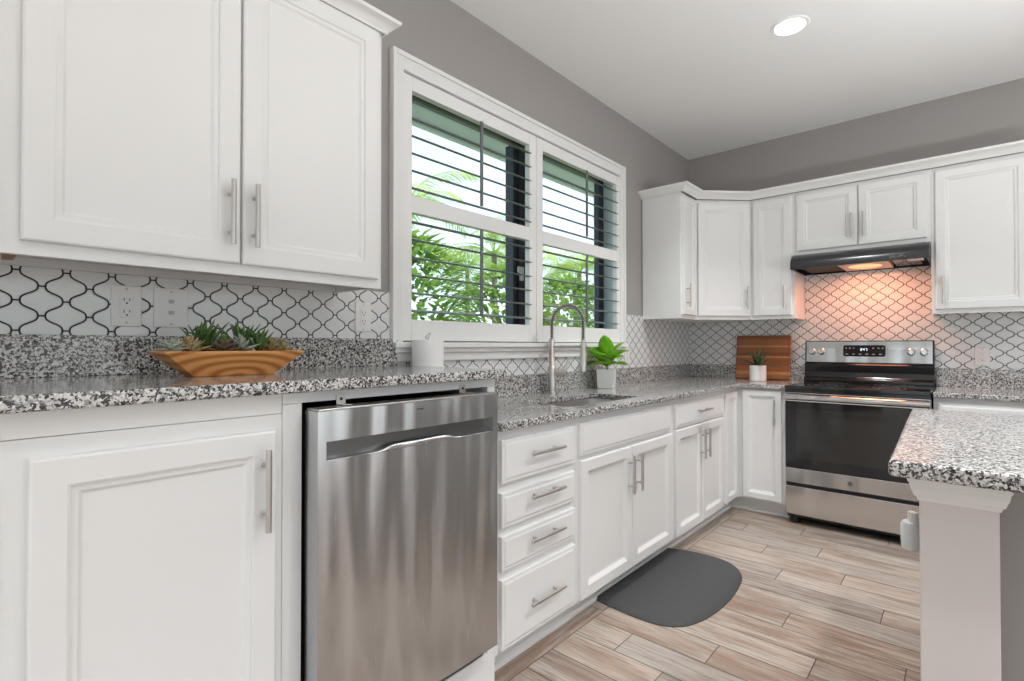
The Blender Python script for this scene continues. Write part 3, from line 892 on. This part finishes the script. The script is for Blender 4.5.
# oven door
m = MB(); m.box(RX0 + .002, RX1 - .002, -.655, -.6205, .375, .812); gdoor = RP(m, 'oven_window', M['glassblk'], bevel=.003)
m = MB(); m.box(RX0 + .002, RX1 - .002, -.657, -.6205, .278, .374); o = RP(m, 'door_trim', M['steelh'], bevel=.003)
m = MB(); m.box(RX0 + .002, RX1 - .002, -.657, -.6205, .813, .8715); RP(m, 'door_top', M['steelh'], bevel=.003)
m = MB(); lp = []
for x in (RX0 + .006, RX1 - .006):
    lp.append([(x, -.662, .822), (x, -.690, .824), (x, -.702, .832), (x, -.705, .845), (x, -.702, .858), (x, -.690, .866), (x, -.662, .868), (x, -.658, .845)])
m.rings(lp); RP(m, 'oven_handle', M['steelh'], smooth=True)
m = MB(); m.cyl((1.290, -.6575, .325), (1.290, -.6590, .325), .0155, n=28); o = RP(m, 'emblem', M['slot'], smooth=True)
m = MB()
ring = lambda rad, y: [(1.290 + rad * math.cos(2 * PI * k / 28), y, .325 + rad * math.sin(2 * PI * k / 28)) for k in range(28)]
m.rings([ring(.0150, -.6591), ring(.0150, -.6600), ring(.0128, -.6600), ring(.0128, -.6591)], False, False)
for k in (-1, 1):
    pts = [(1.290 + k * .004 + .0042 * math.cos(a / 10 * 2 * PI * .85), -.6597, .325 + .0062 * math.sin(a / 10 * 2 * PI * .85)) for a in range(11)]
    m.tube(pts, .0011, n=5)
bmesh.ops.translate(m.bm, verts=m.bm.verts, vec=-RO); m.build('emblem_letters', M['chrome'], o)
m = MB(); m.box(RX0 + .003, RX1 - .003, -.640, -.6205, .256, .277); RP(m, 'gap_strip', M['blackm'])
m = MB(); m.box(RX0 + .002, RX1 - .002, -.657, -.6205, .068, .255); RP(m, 'storage_drawer', M['steelh'], bevel=.004)
# faint racks seen through the oven glass
m = MB(); m.box(RX0 + .07, RX1 - .07, -.6556, -.6552, .44, .765); RP(m, 'window_screen', mat('tinted oven screen', (.028, .027, .026), .08))
# backguard
m = MB(); m.prism([(-.036, .917), (-.036, 1.216), (-.072, 1.216), (-.086, 1.055), (-.100, 1.045), (-.095, .99), (-.105, .955), (-.130, .9405), (-.130, .9175)], RX0 + .004, RX1 - .004, 'x')
RP(m, 'backguard', M['black'], bevel=.003)
m = MB(); m.prism([(-.0725, 1.210), (-.0765, 1.210), (-.0895, 1.062), (-.0855, 1.062)], RX0 + .014, RX1 - .014, 'x'); panel = RP(m, 'control_panel', M['steelh'])
def onp(x, z, off=0):     # point on the sloping control panel
    y = -.0765 - (1.210 - z) * (.013 / .148) - off
    return (x, y, z)
m = MB(); dx0, dx1, dz0, dz1 = 1.172, 1.420, 1.104, 1.184
pl = rrect(dx0, dx1, dz0, dz1, .014)
m.rings([[onp(x, z, .0002) for x, z in pl], [onp(x, z, .0020) for x, z in pl]], False, True); RP(m, 'display', M['black'])
m = MB()
SEG = {'1': 'bc', '2': 'abged', '4': 'fgbc', '0': 'abcdef', '7': 'abc'}
def digit(m, ch, x, z, w=.009, h=.017, t_=.0022):
    s = {'a': (x, x + w, z + h - t_, z + h), 'd': (x, x + w, z, z + t_), 'g': (x, x + w, z + h / 2 - t_ / 2, z + h / 2 + t_ / 2),
         'b': (x + w - t_, x + w, z + h / 2, z + h), 'c': (x + w - t_, x + w, z, z + h / 2), 'f': (x, x + t_, z + h / 2, z + h), 'e': (x, x + t_, z, z + h / 2)}
    for k in SEG[ch]:
        a, b, c_, d_ = s[k]; y = onp(0, (c_ + d_) / 2, .0024)[1]
        m.box(a, b, y - .0006, y, c_, d_)
for ch, xx in zip('247', (1.276, 1.290, 1.306)): digit(m, ch, xx, 1.145)
RP(m, 'clock_digits', M['led'])
m = MB()
for i in range(6):
    for zz in (1.118,):
        y = onp(0, zz, .0024)[1]; m.box(1.188 + i * .039, 1.204 + i * .039, y - .0004, y, zz, zz + .005)
for xx in (1.186, 1.208, 1.230, 1.345, 1.375, 1.398):
    y = onp(0, 1.163, .0024)[1]; m.box(xx, xx + .010, y - .0004, y, 1.160, 1.166)
RP(m, 'button_marks', M['print'])
for kx in (.976, 1.036, 1.560, 1.628):
    m = MB(); y = onp(0, 1.137)[1]
    m.lathe([(.024, 0), (.024, .004), (.021, .006), (.019, .024), (.016, .027)], mx=Matrix.Translation((kx, y, 1.137)) @ Matrix.Rotation(R(90 - 5), 4, 'X'), n=28)
    o = RP(m, 'knob', M['chrome'], smooth=True)
    m = MB(); m.box(kx - .003, kx + .003, y - .034, y - .024, 1.120, 1.156); bmesh.ops.translate(m.bm, verts=m.bm.verts, vec=-RO); m.build('knob_grip', M['chrome'], o, bevel=.001)

# ------------------------------------------------------------------ range hood
HX0, HX1, HB = .9185, 1.6725, 1.712
h = thing('range_hood', 'black under-cabinet range hood with its warm lamp lit', 'range hood', ((HX0 + HX1) / 2, -.2, HB))
HO = Vector(h.location)
def HP(mb, name, mt, parent=None, **kw):
    bmesh.ops.translate(mb.bm, verts=mb.bm.verts, vec=-HO); return mb.build(name, mt, parent or h, **kw)
prof = [(-.010, HB + .004), (-.010, 1.8265), (-.335, 1.8265), (-.372, 1.822), (-.420, 1.806), (-.452, 1.780), (-.468, 1.750), (-.470, HB), (-.462, HB), (-.455, 1.735), (-.440, HB + .03), (-.020, HB + .03), (-.020, HB + .004)]
m = MB(); m.prism(prof, HX0, HX1, 'x'); HP(m, 'shell', M['hood'], smooth=True)
for a in (HX0 + .0001, HX1 - .0121):
    m = MB(); m.box(a, a + .012, -.455, -.021, HB, HB + .031); HP(m, 'side_lip', M['hood'])
m = MB(); m.box(HX0 + .05, 1.175, -.43, -.06, HB + .012, HB + .0295); HP(m, 'grease_filter', M['blackm'])
m = MB(); m.box(1.485, HX1 - .05, -.43, -.06, HB + .012, HB + .0295); HP(m, 'control_plate', M['black'])
m = MB(); m.box(1.190, 1.465, -.445, -.050, HB + .006, HB + .0295)
HP(m, 'lamp_frame', mat('lamp frame', (.80, .62, .50), .5), bevel=.002)
m = MB(); m.lathe([(.0, -.001), (.07, .001), (.10, .006)], c=(1.327, -.25, HB + .001), n=32)
for v in m.bm.verts: v.co.y = -.25 + (v.co.y + .25) * 1.3
lens = HP(m, 'lamp_lens', M['hoodglow'], smooth=True)
m = MB(); m.box(1.560, 1.640, -.435, -.30, HB + .0085, HB + .0115); HP(m, 'rating_sticker', M['paper'])
m = MB()
for k, xx in enumerate((1.275, 1.297, 1.319)): m.box(xx, xx + .014, -.402, -.398, 1.806, 1.812)
HP(m, 'hood_emblem', M['slot'])  # three dark bits of the brand emblem on the hood front
m = MB()
for k, (xx, zz, hh) in enumerate(((1.478, 1.727, .020), (1.490, 1.733, .014), (1.503, 1.725, .012), (1.520, 1.728, .016), (1.535, 1.735, .012), (1.552, 1.731, .008))):
    m.tube([(xx, -.4705, zz), (xx + .008, -.4705, zz + hh), (xx + .014, -.4705, zz + hh * .2), (xx + .004, -.4705, zz)], .0012, n=5)
HP(m, 'script_mark', M['chrome'])
hl_d = bpy.data.lights.new('hood_lamp', 'AREA'); hl_d.shape = 'RECTANGLE'; hl_d.size = .34; hl_d.size_y = .16; hl_d.energy = HOOD_W; hl_d.color = (1.0, .36, .19)
hl = bpy.data.objects.new('hood_lamp', hl_d); col.objects.link(hl); hl.parent = h; hl.location = (.03, -.05, -.010)

# ------------------------------------------------------------------ island
M['islandpaint'] = mat('lilac grey island paint', (.72, .665, .65), .7)
m = MB()
isl = thing('kitchen_island', 'kitchen island post and darker back panel under granite overhang', 'island', (1.81, -2.8, 0))
IO = Vector(isl.location)
def IP(mb, name, mt, parent=None, **kw):
    bmesh.ops.translate(mb.bm, verts=mb.bm.verts, vec=-IO); return mb.build(name, mt, parent or isl, **kw)
m = MB(); m.box(1.742, 1.882, -2.860, -2.720, 0, .8745); IP(m, 'corner_post', M['islandpaint'], bevel=.002)
m = MB(); m.box(1.742, 3.3, -2.7195, -1.72, 0, .8745); IP(m, 'body', M['wall'], bevel=.002)  # back panel, darker than the corner post
m = MB()
pr = [(0, .812), (.003, .812), (.005, .820), (.010, .824), (.013, .834), (.016, .841), (.018, .854), (.021, .859), (.023, .8745), (0, .8745)]
m.sweep([(1.742, -2.7195), (1.742, -2.860), (1.882, -2.860), (1.882, -2.7205)], pr)
IP(m, 'cap_moulding', M['trim'])
m = MB(); isp = [(1.690, -2.945), (3.45, -2.945), (3.45, -1.645), (1.656, -1.645)]
m.prism(isp, .8755, .914)
o = m.build('island_worktop', M['granite'], bevel=.009, org=(2.5, -2.2, .8755), seg=3); tag(o, 'glossy speckled granite slab on top of the island', 'worktop')
# plug-in air freshener on the island side
m = MB(); px_, py_, pz_ = 1.7415, -2.50, .622
af = thing('air_freshener', 'white translucent plug-in air freshener low on the island side', 'air freshener', (px_, py_, pz_))
m = MB(); m.lathe([(.016, .0), (.022, .004), (.0235, .03), (.0235, .074), (.019, .082)], c=(-.034, 0, -.045), n=20)
for v in m.bm.verts: v.co.y *= 1.15
bmesh.ops.scale(m.bm, vec=(1.1, 1.12, 1), verts=m.bm.verts)
m.build('refill_bottle', M['clearp'], af, smooth=True)
m = MB(); m.cyl((-.028, -.012, .03), (-.030, -.013, .068), .012, .009, n=14); m.cyl((-.036, .012, .03), (-.038, .012, .064), .012, .009, n=14); m.build('warmer_spout', M['plastic'], af, smooth=True)
m = MB(); m.box(-.012, -.0005, -.024, .024, -.045, .05); m.box(-.030, -.010, -.016, .016, .026, .042); m.build('plug_body', M['plastic'], af, bevel=.003)

# ------------------------------------------------------------------ wall plates
def outlet(label, center, face, kind='duplex', w=.072, h=.118):
    """face: 'x' (left wall) or 'y' (back wall)"""
    t_ = thing('wall_outlet', label, 'outlet', center, LW if face == 'x' else 0, 'white wall plates on the tile backsplash')
    m = MB(); m.box(-w / 2, w / 2, -.006, 0, -h / 2, h / 2); m.build('cover_plate', M['plastic'], t_, bevel=.002)
    if kind == 'duplex':
        m = MB(); m.box(-.0165, .0165, -.0085, -.006, -.034, .034); rc = m.build('receptacle', M['plastic'], t_, bevel=.001)
        m = MB()
        for zz in (.017, -.017):
            m.box(-.0075, -.0055, -.0090, -.0086, zz - .003, zz + .006); m.box(.0055, .0075, -.0090, -.0086, zz - .002, zz + .005)
            m.cyl((0, -.0086, zz - .009), (0, -.0090, zz - .009), .0026, n=12)
        m.build('slots', M['slot'], rc)
    else:
        m = MB()
        for zz in (.020, -.014): m.box(-.007, .007, -.0078, -.006, zz - .006, zz + .005)
        m.build('jack', M['print'], t_)
    m = MB()
    for zz in (h * .41, -h * .41): m.cyl((0, -.006, zz), (0, -.0068, zz), .003, n=12)
    m.build('screws', M['print'], t_)
outlet('leftmost white duplex outlet on the tile under the near-left wall cabinet', (.0085, -4.059, 1.296), 'x')
outlet('white wall plate with two jacks, just right of the leftmost outlet', (.0085, -3.948, 1.296), 'x', 'jack', w=.09)
outlet('white duplex outlet beside the window casing', (.0085, -3.282, 1.296), 'x')
outlet('white duplex outlet on the tile right of the range', (1.912, -.0085, 1.112), 'y')
outlet('white duplex outlet behind the potted green plant', (.0085, -1.13, 1.110), 'x')

# ------------------------------------------------------------------ paper towels
pt = thing('paper_towel_roll', 'white paper towel roll on a stand behind the raised worktop', 'paper towels', (.115, -3.034, .9142))
m = MB(); m.lathe([(.066, 0), (.066, .006), (.062, .010)]); m.build('stand_base', M['chrome'], pt, smooth=True)
m = MB(); m.lathe([(.020, .011), (.066, .011), (.0675, .014), (.0675, .288), (.066, .291), (.020, .291)], n=48); m.build('roll', M['paper'], pt, smooth=True)
m = MB(); m.cyl((0, 0, .010), (0, 0, .300), .005, n=12)
m.tube([(.011 * math.cos(a / 16 * 2 * PI), .011 * math.sin(a / 16 * 2 * PI) * .9, .308 + .011 * math.cos(a / 16 * 2 * PI) * 0 + .011 * math.sin(a / 16 * 2 * PI)) for a in range(17)], .0022, n=6)
m.build('rod', M['chrome'], pt, smooth=True)

# ------------------------------------------------------------------ leaf helper
def leaf(m, base, direction, length, width, droop=.3, fold=.25, n=7, thick=.0, up=Vector((0, 0, 1)), wprof=None, tip=1.0):
    """a bent, slightly folded leaf blade; thick>0 gives a fleshy body"""
    base = Vector(base); d = Vector(direction).normalized()
    side = d.cross(up)
    if side.length < 1e-3: side = Vector((1, 0, 0))
    side.normalize(); nrm = side.cross(d).normalized()
    rows = []; p = base.copy(); cur = d.copy()
    for i in range(n + 1):
        f = i / n
        w = width * (wprof(f) if wprof else math.sin(PI * min(1, f * .92 + .06)) ** .8 * (1 if f < .98 else .2)) * .5
        nn = side.cross(cur).normalized()
        tk = thick * (1 - f * .8)
        rows.append((p.copy(), w, nn.copy(), tk))
        p = p + cur * (length / n)
        cur = (cur - up * droop / n).normalized()
    L = []
    for p, w, nn, tk in rows:
        w = max(w, .0003); tk = max(tk, .0004)
        L.append([p - side * w + nn * (w * fold), p - nn * tk, p + side * w + nn * (w * fold), p + nn * tk * .6])
    m.rings(L)

# ------------------------------------------------------------------ potted plants
pp = thing('potted_plant', 'bright green leafy plant in a square white pot right of the faucet', 'plant', (.125, -1.600, .9142), R(20))
m = MB()
def sq(a, z): return [(-a, -a, z), (a, -a, z), (a, a, z), (-a, a, z)]
m.rings([sq(.047, 0), sq(.054, .118), sq(.048, .118), sq(.046, .092)], True, True); m.build('pot', M['pot'], pp, bevel=.002)
m = MB(); m.box(-.041, .041, -.041, .041, .0905, .0935); m.build('soil', M['soil'], pp)
rnd = random.Random(3)
m = MB(); m.tube([(0, 0, .093), (.004, .002, .15), (0, .004, .20)], [.006, .005, .004], n=8); m.build('stem', M['stem'], pp, smooth=True)
big = [(-75, .75, .16, .075), (95, .25, .13, .07), (-100, .15, .13, .07), (112, .55, .215, .075), (20, .62, .16, .075), (-10, .35, .15, .075), (60, .95, .14, .07), (160, .85, .13, .06), (-130, .55, .15, .07), (-40, 1.15, .13, .055)]
for k, (az, el, ln, wd) in enumerate(big):
    m = MB(); a = R(az - 48); ln *= 1.22; wd *= 1.8
    leaf(m, (0, 0, .13 + .012 * k * .6), (math.cos(a) * math.cos(el), math.sin(a) * math.cos(el), math.sin(el)), ln, wd, droop=.55, fold=.35, n=9,
         wprof=lambda f: max(.05, math.sin(PI * min(1, f ** .75)) ** .7 if f < .99 else .02))
    m.build('leaf', M['leaf'], pp, smooth='all')

ap = thing('potted_plant', 'small dark agave in a round white pot before the cutting board', 'plant', (.655, -.295, .9142))
m = MB(); m.lathe([(.054, 0), (.058, .004), (.058, .116), (.053, .118), (.051, .104)], n=36); m.build('pot', M['pot'], ap, smooth=True)
m = MB(); m.cyl((0, 0, .102), (0, 0, .106), .0505, n=24); m.build('soil', M['soil'], ap)
for k in range(12):
    a = k * 2.399 + .4; el = .10 + k * .10
    m = MB(); leaf(m, (0, 0, .108 + .001 * k), (math.cos(a) * math.cos(el), math.sin(a) * math.cos(el), math.sin(el)), .185 - .004 * k, .050, droop=-.10 + .5 * math.cos(el), fold=.35, n=6, thick=.004,
                   wprof=lambda f: (1 - f) ** .8 * .9 + .02 if f > .25 else .7 + f)
    m.build('leaf', M['agave'], ap, smooth='all')

# cutting board
cb = MB()
cb.box(0, .400, -.0125, .0125, 0, .345)
o = cb.build('cutting_board', M['board'], bevel=.005, loc=(.428, -.092, .9185))
o.rotation_euler = (R(-7.5), 0, 0)
tag(o, 'striped acacia cutting board leaning on the tiles left of the range', 'cutting board')
m = MB()
for a, b, c_, d_ in ((.012, .388, .016, .0185), (.012, .388, .3265, .329), (.012, .0145, .0185, .3265), (.3855, .388, .0185, .3265)): m.box(a, b, -.0129, -.0126, c_, d_)
m.build('juice_groove', mat('groove', (.12, .04, .015), .5), o)

# ------------------------------------------------------------------ wooden bowl and succulents
BX, BY, BZ = .265, -3.868, 1.0987
bw = thing('dough_bowl', 'orange pine trough bowl filled with succulents on the raised worktop', 'bowl', (BX, BY, BZ))
m = MB()
def oct_(lx, ly, z, c=.35): return [(-lx, -ly * (1 - c), z), (-lx, ly * (1 - c), z), (-lx * .93, ly, z), (lx * .93, ly, z), (lx, ly * (1 - c), z), (lx, -ly * (1 - c), z), (lx * .93, -ly, z), (-lx * .93, -ly, z)]
m.rings([oct_(.042, .104, 0), oct_(.078, .178, .062), oct_(.080, .181, .068), oct_(.070, .168, .068), oct_(.064, .152, .055)], True, True)
m.build('bowl_body', M['bowl'], bw, bevel=.002)
def rosette(label, lx, ly, lz, n, L, Wd, el0, el1, mt, droop=0.0, thick=.004, seed=1, tips=.8):
    o = thing('succulent', label, 'succulent', (BX + lx, BY + ly, BZ + lz), 0, 'succulents in the wooden bowl')
    L *= 1.2; Wd *= 1.2; lz -= .002
    rnd = random.Random(seed); m = MB()
    for k in range(n):
        f = k / max(1, n - 1); a = k * 2.399 + rnd.uniform(-.15, .15); el = el0 + (el1 - el0) * f
        l = L * (1 - .35 * f) * rnd.uniform(.85, 1.1)
        leaf(m, (0, 0, .002 + .012 * f), (math.cos(a) * math.cos(el), math.sin(a) * math.cos(el), math.sin(el)), l, Wd, droop=droop, fold=.5, n=5, thick=thick,
             wprof=lambda f_: ((.55 + f_ * .9) if f_ < .5 else max(.03, (1 - (f_ - .5) * 2) ** tips)))
    m.build('rosette', mt, o, smooth='all')
rosette('pale red-tipped succulent at the left end of the bowl', .010, -.105, .058, 26, .050, .014, .25, 1.4, M['suc_pale'], seed=1)
rosette('low grey-green succulent spilling over the left rim', .020, -.150, .064, 14, .040, .020, .0, .8, M['suc_grey'], seed=2)
rosette('tall dark green spiky aloe at the back left of the bowl', -.030, -.060, .058, 16, .095, .018, .75, 1.5, M['suc_green'], seed=3, thick=.003)
rosette('round burgundy and green rosette in the middle of the bowl', .025, -.030, .058, 26, .044, .026, .15, 1.3, M['suc_red'], seed=4, tips=.5)
rosette('small light green rosette nested on the burgundy one', .030, -.030, .082, 14, .024, .014, .5, 1.4, M['suc_green'], seed=14, tips=.5)
rosette('pale grey upright succulent right of the middle', .000, .028, .058, 22, .055, .018, .3, 1.45, M['suc_grey'], seed=5)
rosette('dark green spiky aloe behind the pale grey succulent', -.028, .035, .058, 12, .090, .016, .8, 1.5, M['suc_green'], seed=6, thick=.003)
rosette('short dark green aloe between the pale grey and tan succulents', .012, .072, .058, 14, .070, .017, .8, 1.5, M['suc_green'], seed=7)
rosette('tan and green dense succulent, second from the right end', .012, .105, .058, 26, .045, .013, .3, 1.5, M['suc_tan'], seed=8)
rosette('tan tipped succulent at the right end of the bowl', .008, .138, .060, 24, .038, .012, .3, 1.5, M['suc_tan'], seed=9)

# ------------------------------------------------------------------ floor mat
pts = [(.530, -2.385), (.530, -1.600), (.62, -1.565), (.72, -1.548), (.81, -1.549), (.90, -1.585), (.968, -1.685), (.993, -1.80), (1.005, -1.95), (1.000, -2.10), (.978, -2.235), (.935, -2.335), (.860, -2.388), (.770, -2.402), (.65, -2.398)]
def smooth_loop(p, k=6, corners=(0, 1)):
    out = []; n = len(p)
    for i in range(n):
        p0, p1, p2, p3 = (Vector(p[(i + j - 1) % n]) for j in range(4))
        if i in corners: p0 = p1
        if (i + 1) % n in corners: p3 = p2
        if i == 0: out.append(p1); continue
        for s in range(k):
            t_ = s / k
            out.append(.5 * ((2 * p1) + (-p0 + p2) * t_ + (2 * p0 - 5 * p1 + 4 * p2 - p3) * t_ ** 2 + (-p0 + 3 * p1 - 3 * p2 + p3) * t_ ** 3))
    return out
lp = smooth_loop(pts)
cen = Vector((.76, -1.98))
def inset(lp, d): return [q + (cen - q).normalized() * d for q in lp]
m = MB(); m.rings([[(q.x, q.y, .0005) for q in lp], [(q.x, q.y, .004) for q in lp], [(q.x, q.y, .017) for q in inset(lp, .020)], [(q.x, q.y, .018) for q in inset(lp, .027)]])
o = m.build('floor_mat', M['mat'], smooth=True, org=(cen.x, cen.y, 0)); tag(o, 'charcoal D-shaped anti-fatigue mat on the floor below the sink', 'mat')

# ------------------------------------------------------------------ recessed ceiling lights
first = None
cans = [(1.164, -1.517), (2.3, -2.9), (1.5, -5.6), (3.2, -1.517), (3.2, -3.45), (3.2, -5.4), (1.9, -7.1), (4.6, -6.6)]
for i, (x, y) in enumerate(cans):
    if first is None:
        t_ = thing('recessed_light', 'round recessed ceiling light glowing above the sink run', 'ceiling light', (x, y, ZC), 0, 'recessed ceiling lights')
        m = MB(); m.lathe([(.068, -.0005), (.072, -.006), (.088, -.005), (.092, -.0005)], n=40); m.build('trim_ring', M['ceil'], t_, smooth=True)
        m = MB(); m.cyl((0, 0, -.0045), (0, 0, -.001), .0675, n=40); m.build('lens', M['lampglow'], t_)
        ld = bpy.data.lights.new('can_lamp', 'AREA'); ld.shape = 'DISK'; ld.size = .13; ld.spread = R(105); ld.energy = CAN_W; ld.color = (.96, .985, 1)
        lo = bpy.data.objects.new('can_lamp', ld); col.objects.link(lo); lo.parent = t_; lo.location = (0, 0, -.008)
        first = t_
    else:
        t_ = copy_tree(first); t_.location = (x, y, ZC)
        t_['label'] = ['', 'round recessed ceiling light above the camera side of the dishwasher', 'recessed ceiling light behind the camera near the window wall', 'recessed ceiling light over the island, back row',
                       'recessed ceiling light over the island, middle row', 'recessed ceiling light behind the island', 'recessed ceiling light by the rear opening', 'recessed ceiling light in the far living area'][i]

# ------------------------------------------------------------------ outside
m = MB(); m.box(-40, -2.6, -25, 40, -.35, -.25); o = struct(m, 'ground', M['grass'])
m = MB(); m.box(-2.6, -.22, -25, 40, -.35, -.25); o = struct(m, 'path', M['bounce'])  # unseen pale strip added to keep green lawn bounce off the eave
ev = thing('roof_eave', 'grey-green roof eave with pale trim above the outside of the window', 'eave', (-.3, -2, 2.42))
m = MB(); m.box(-.66, -.21, -9, 3, 2.56, 2.60); bmesh.ops.translate(m.bm, verts=m.bm.verts, vec=(.3, 2, -2.42)); m.build('soffit', M['eave'], ev)
m = MB(); m.box(-.70, -.6605, -9, 3, 2.53, 2.72); bmesh.ops.translate(m.bm, verts=m.bm.verts, vec=(.3, 2, -2.42)); m.build('fascia', M['eave'], ev)
m = MB(); m.box(-.36, -.21, -9, 3, 2.475, 2.559); bmesh.ops.translate(m.bm, verts=m.bm.verts, vec=(.3, 2, -2.42)); m.build('pale_trim', M['eavel'], ev)
m = MB(); m.box(-11.0, -10.8, -4, 30, -.25, 1.75); m.box(-11.06, -10.74, -4, 30, 1.75, 1.85); o = m.build('garden_wall', M['fence'], org=(-10.9, 10, -.25)); tag(o, 'pale garden wall glimpsed behind the palms outside', 'wall')

def frond_mesh(L, seed, nleaf=34):
    rnd = random.Random(seed); m = MB()
    pts = []; p = Vector((0, 0, 0)); ang = R(62)
    N = 14
    for i in range(N + 1):
        pts.append(p.copy()); p = p + Vector((math.cos(ang), 0, math.sin(ang))) * (L / N); ang -= R(7.5)
    m.tube(pts, [.018 * (1 - .8 * i / N) for i in range(N + 1)], n=5)
    for k in range(nleaf):
        f = .15 + .85 * k / nleaf; q = f * N; i = min(N - 1, int(q)); b = pts[i].lerp(pts[i + 1], q - i)
        dr = (pts[i + 1] - pts[i]).normalized()
        for s in (-1, 1):
            dd = dr * .75 + Vector((0, s, 0)) * .8 + Vector((0, 0, -.25 + rnd.uniform(-.15, .1)))
            leaf(m, b, dd, L * .30 * (math.sin(PI * (f * .85 + .1)) * .8 + .25) * rnd.uniform(.85, 1.1), .030, droop=.7, fold=.2, n=3)
    return m
def palm(label, loc, trunk, nf, L, mt, seed, group='palms outside the window'):
    rnd = random.Random(seed)
    o = thing('palm_tree', label, 'palm tree', loc, 0, group)
    m = MB(); m.tube([(0, 0, 0), (.05, .02, trunk * .5), (.02, 0, trunk)], [.13, .10, .09], n=12); m.build('trunk', M['bark'], o, smooth=True)
    f0 = [frond_mesh(L, seed * 10 + j).build('frond', mt, o, loc=(0, 0, trunk)) for j in range(2)]
    for k in range(nf):
        if k < 2: c_ = f0[k]
        else: c_ = f0[k % 2].copy(); col.objects.link(c_); c_.parent = o
        c_.location = (.02, 0, trunk - .03)
        c_.rotation_euler = (rnd.uniform(-.15, .15), rnd.uniform(-.35, .55), k * 2.399 + rnd.uniform(-.2, .2))
        s = rnd.uniform(.8, 1.1); c_.scale = (s, s, s)
    return o
palm('yellow-green palm nearest the left shutter', (-8.2, 3.0, -.25), 4.5, 15, 2.3, M['palm2'], 1)
palm('low green palm seen through the lower left louvers', (-2.6, .4, -.25), .9, 12, 1.25, M['palm'], 2)
palm('tall palm whose crown shows in the upper left louvers', (-9.6, 7.6, -.25), 4.4, 15, 2.3, M['palm2'], 3)
palm('green palm seen through the right shutter', (-9.4, 12.2, -.25), 4.2, 14, 2.2, M['palm2'], 4)
palm('distant palm behind the right shutter', (-15, 20, -.25), 5.2, 14, 2.8, M['palm'], 5)
palm('distant palm between the two shutters', (-15.5, 12, -.25), 5.0, 14, 2.9, M['palm'], 6)

def shrub(label, loc, r, hgt, seed, n=1500):
    rnd = random.Random(seed); o = thing('garden_shrub', label, 'shrub', loc, 0, 'leafy shrubs outside the window'); m = MB()
    for k in range(n):
        a = rnd.uniform(0, 2 * PI); ce = rnd.uniform(-.2, 1); rr2 = math.sqrt(max(0, 1 - ce * ce)) * rnd.uniform(.75, 1.0)
        p = Vector((math.cos(a) * rr2 * r, math.sin(a) * rr2 * r, hgt * .45 + ce * hgt * .55))
        leaf(m, p, Vector((math.cos(a), math.sin(a), rnd.uniform(-.3, .9))), rnd.uniform(.22, .40), .11, droop=.5, fold=.2, n=2)
    m.build('foliage', M['shrub'], o)
    m = MB(); m.tube([(0, 0, 0), (.03, 0, hgt * .6)], [.05, .03], n=8); m.build('stem', M['bark'], o)
shrub('leafy shrub low outside the left shutter', (-5.4, 1.0, -.25), 1.1, 3.3, 1)
shrub('leafy shrub outside the middle of the window', (-5.8, 3.95, -.25), 1.1, 3.1, 2)
shrub('leafy shrub outside the right shutter', (-6.2, 6.9, -.25), 1.1, 3.2, 3)
shrub('leafy shrub farthest right outside the window', (-6.8, 9.9, -.25), 1.15, 3.4, 4)
shrub('leafy shrub farthest left outside the window', (-4.9, -1.9, -.25), 1.1, 3.0, 5)

# ------------------------------------------------------------------ added uplighters out of view, fill light for the ceiling
def uplighter(label, name, cat, loc, hgt, k=1.0, group=None):
    t_ = thing(name, label, cat, loc, 0, group)
    m = MB(); m.lathe([(.12, .0005), (.12, .012), (.03, .022), (.012, .03)], n=32); m.build('base', M['bronze'], t_, smooth=True)
    m = MB(); m.cyl((0, 0, .025), (0, 0, hgt - .11), .011, n=14); m.build('pole', M['bronze'], t_, smooth=True)
    m = MB(); m.lathe([(.02, hgt - .12), (.10, hgt - .09), (.19, hgt - .02), (.20, hgt - .01), (.185, hgt - .018), (.10, hgt - .08), (.0, hgt - .095)], n=40); m.build('shade', M['trim'], t_, smooth=True)
    ld = bpy.data.lights.new('fill_uplight', 'AREA'); ld.shape = 'DISK'; ld.size = .34; ld.energy = FILL_W * k; ld.color = (.96, .985, 1)
    lo = bpy.data.objects.new('fill_uplight', ld); col.objects.link(lo); lo.parent = t_; lo.location = (0, 0, hgt); lo.rotation_euler = (PI, 0, 0)
uplighter('added white bowl-shaped uplighter out of view on the island worktop, fill light', 'fill_light_island', 'added fill light', (2.8, -2.3, .9145), .40, 1.25)
uplighter('added low floor uplighter with a white bowl shade out of view behind the island, fill light', 'fill_light_floor', 'floor lamp', (2.45, -4.1, 0), 1.30, .55)
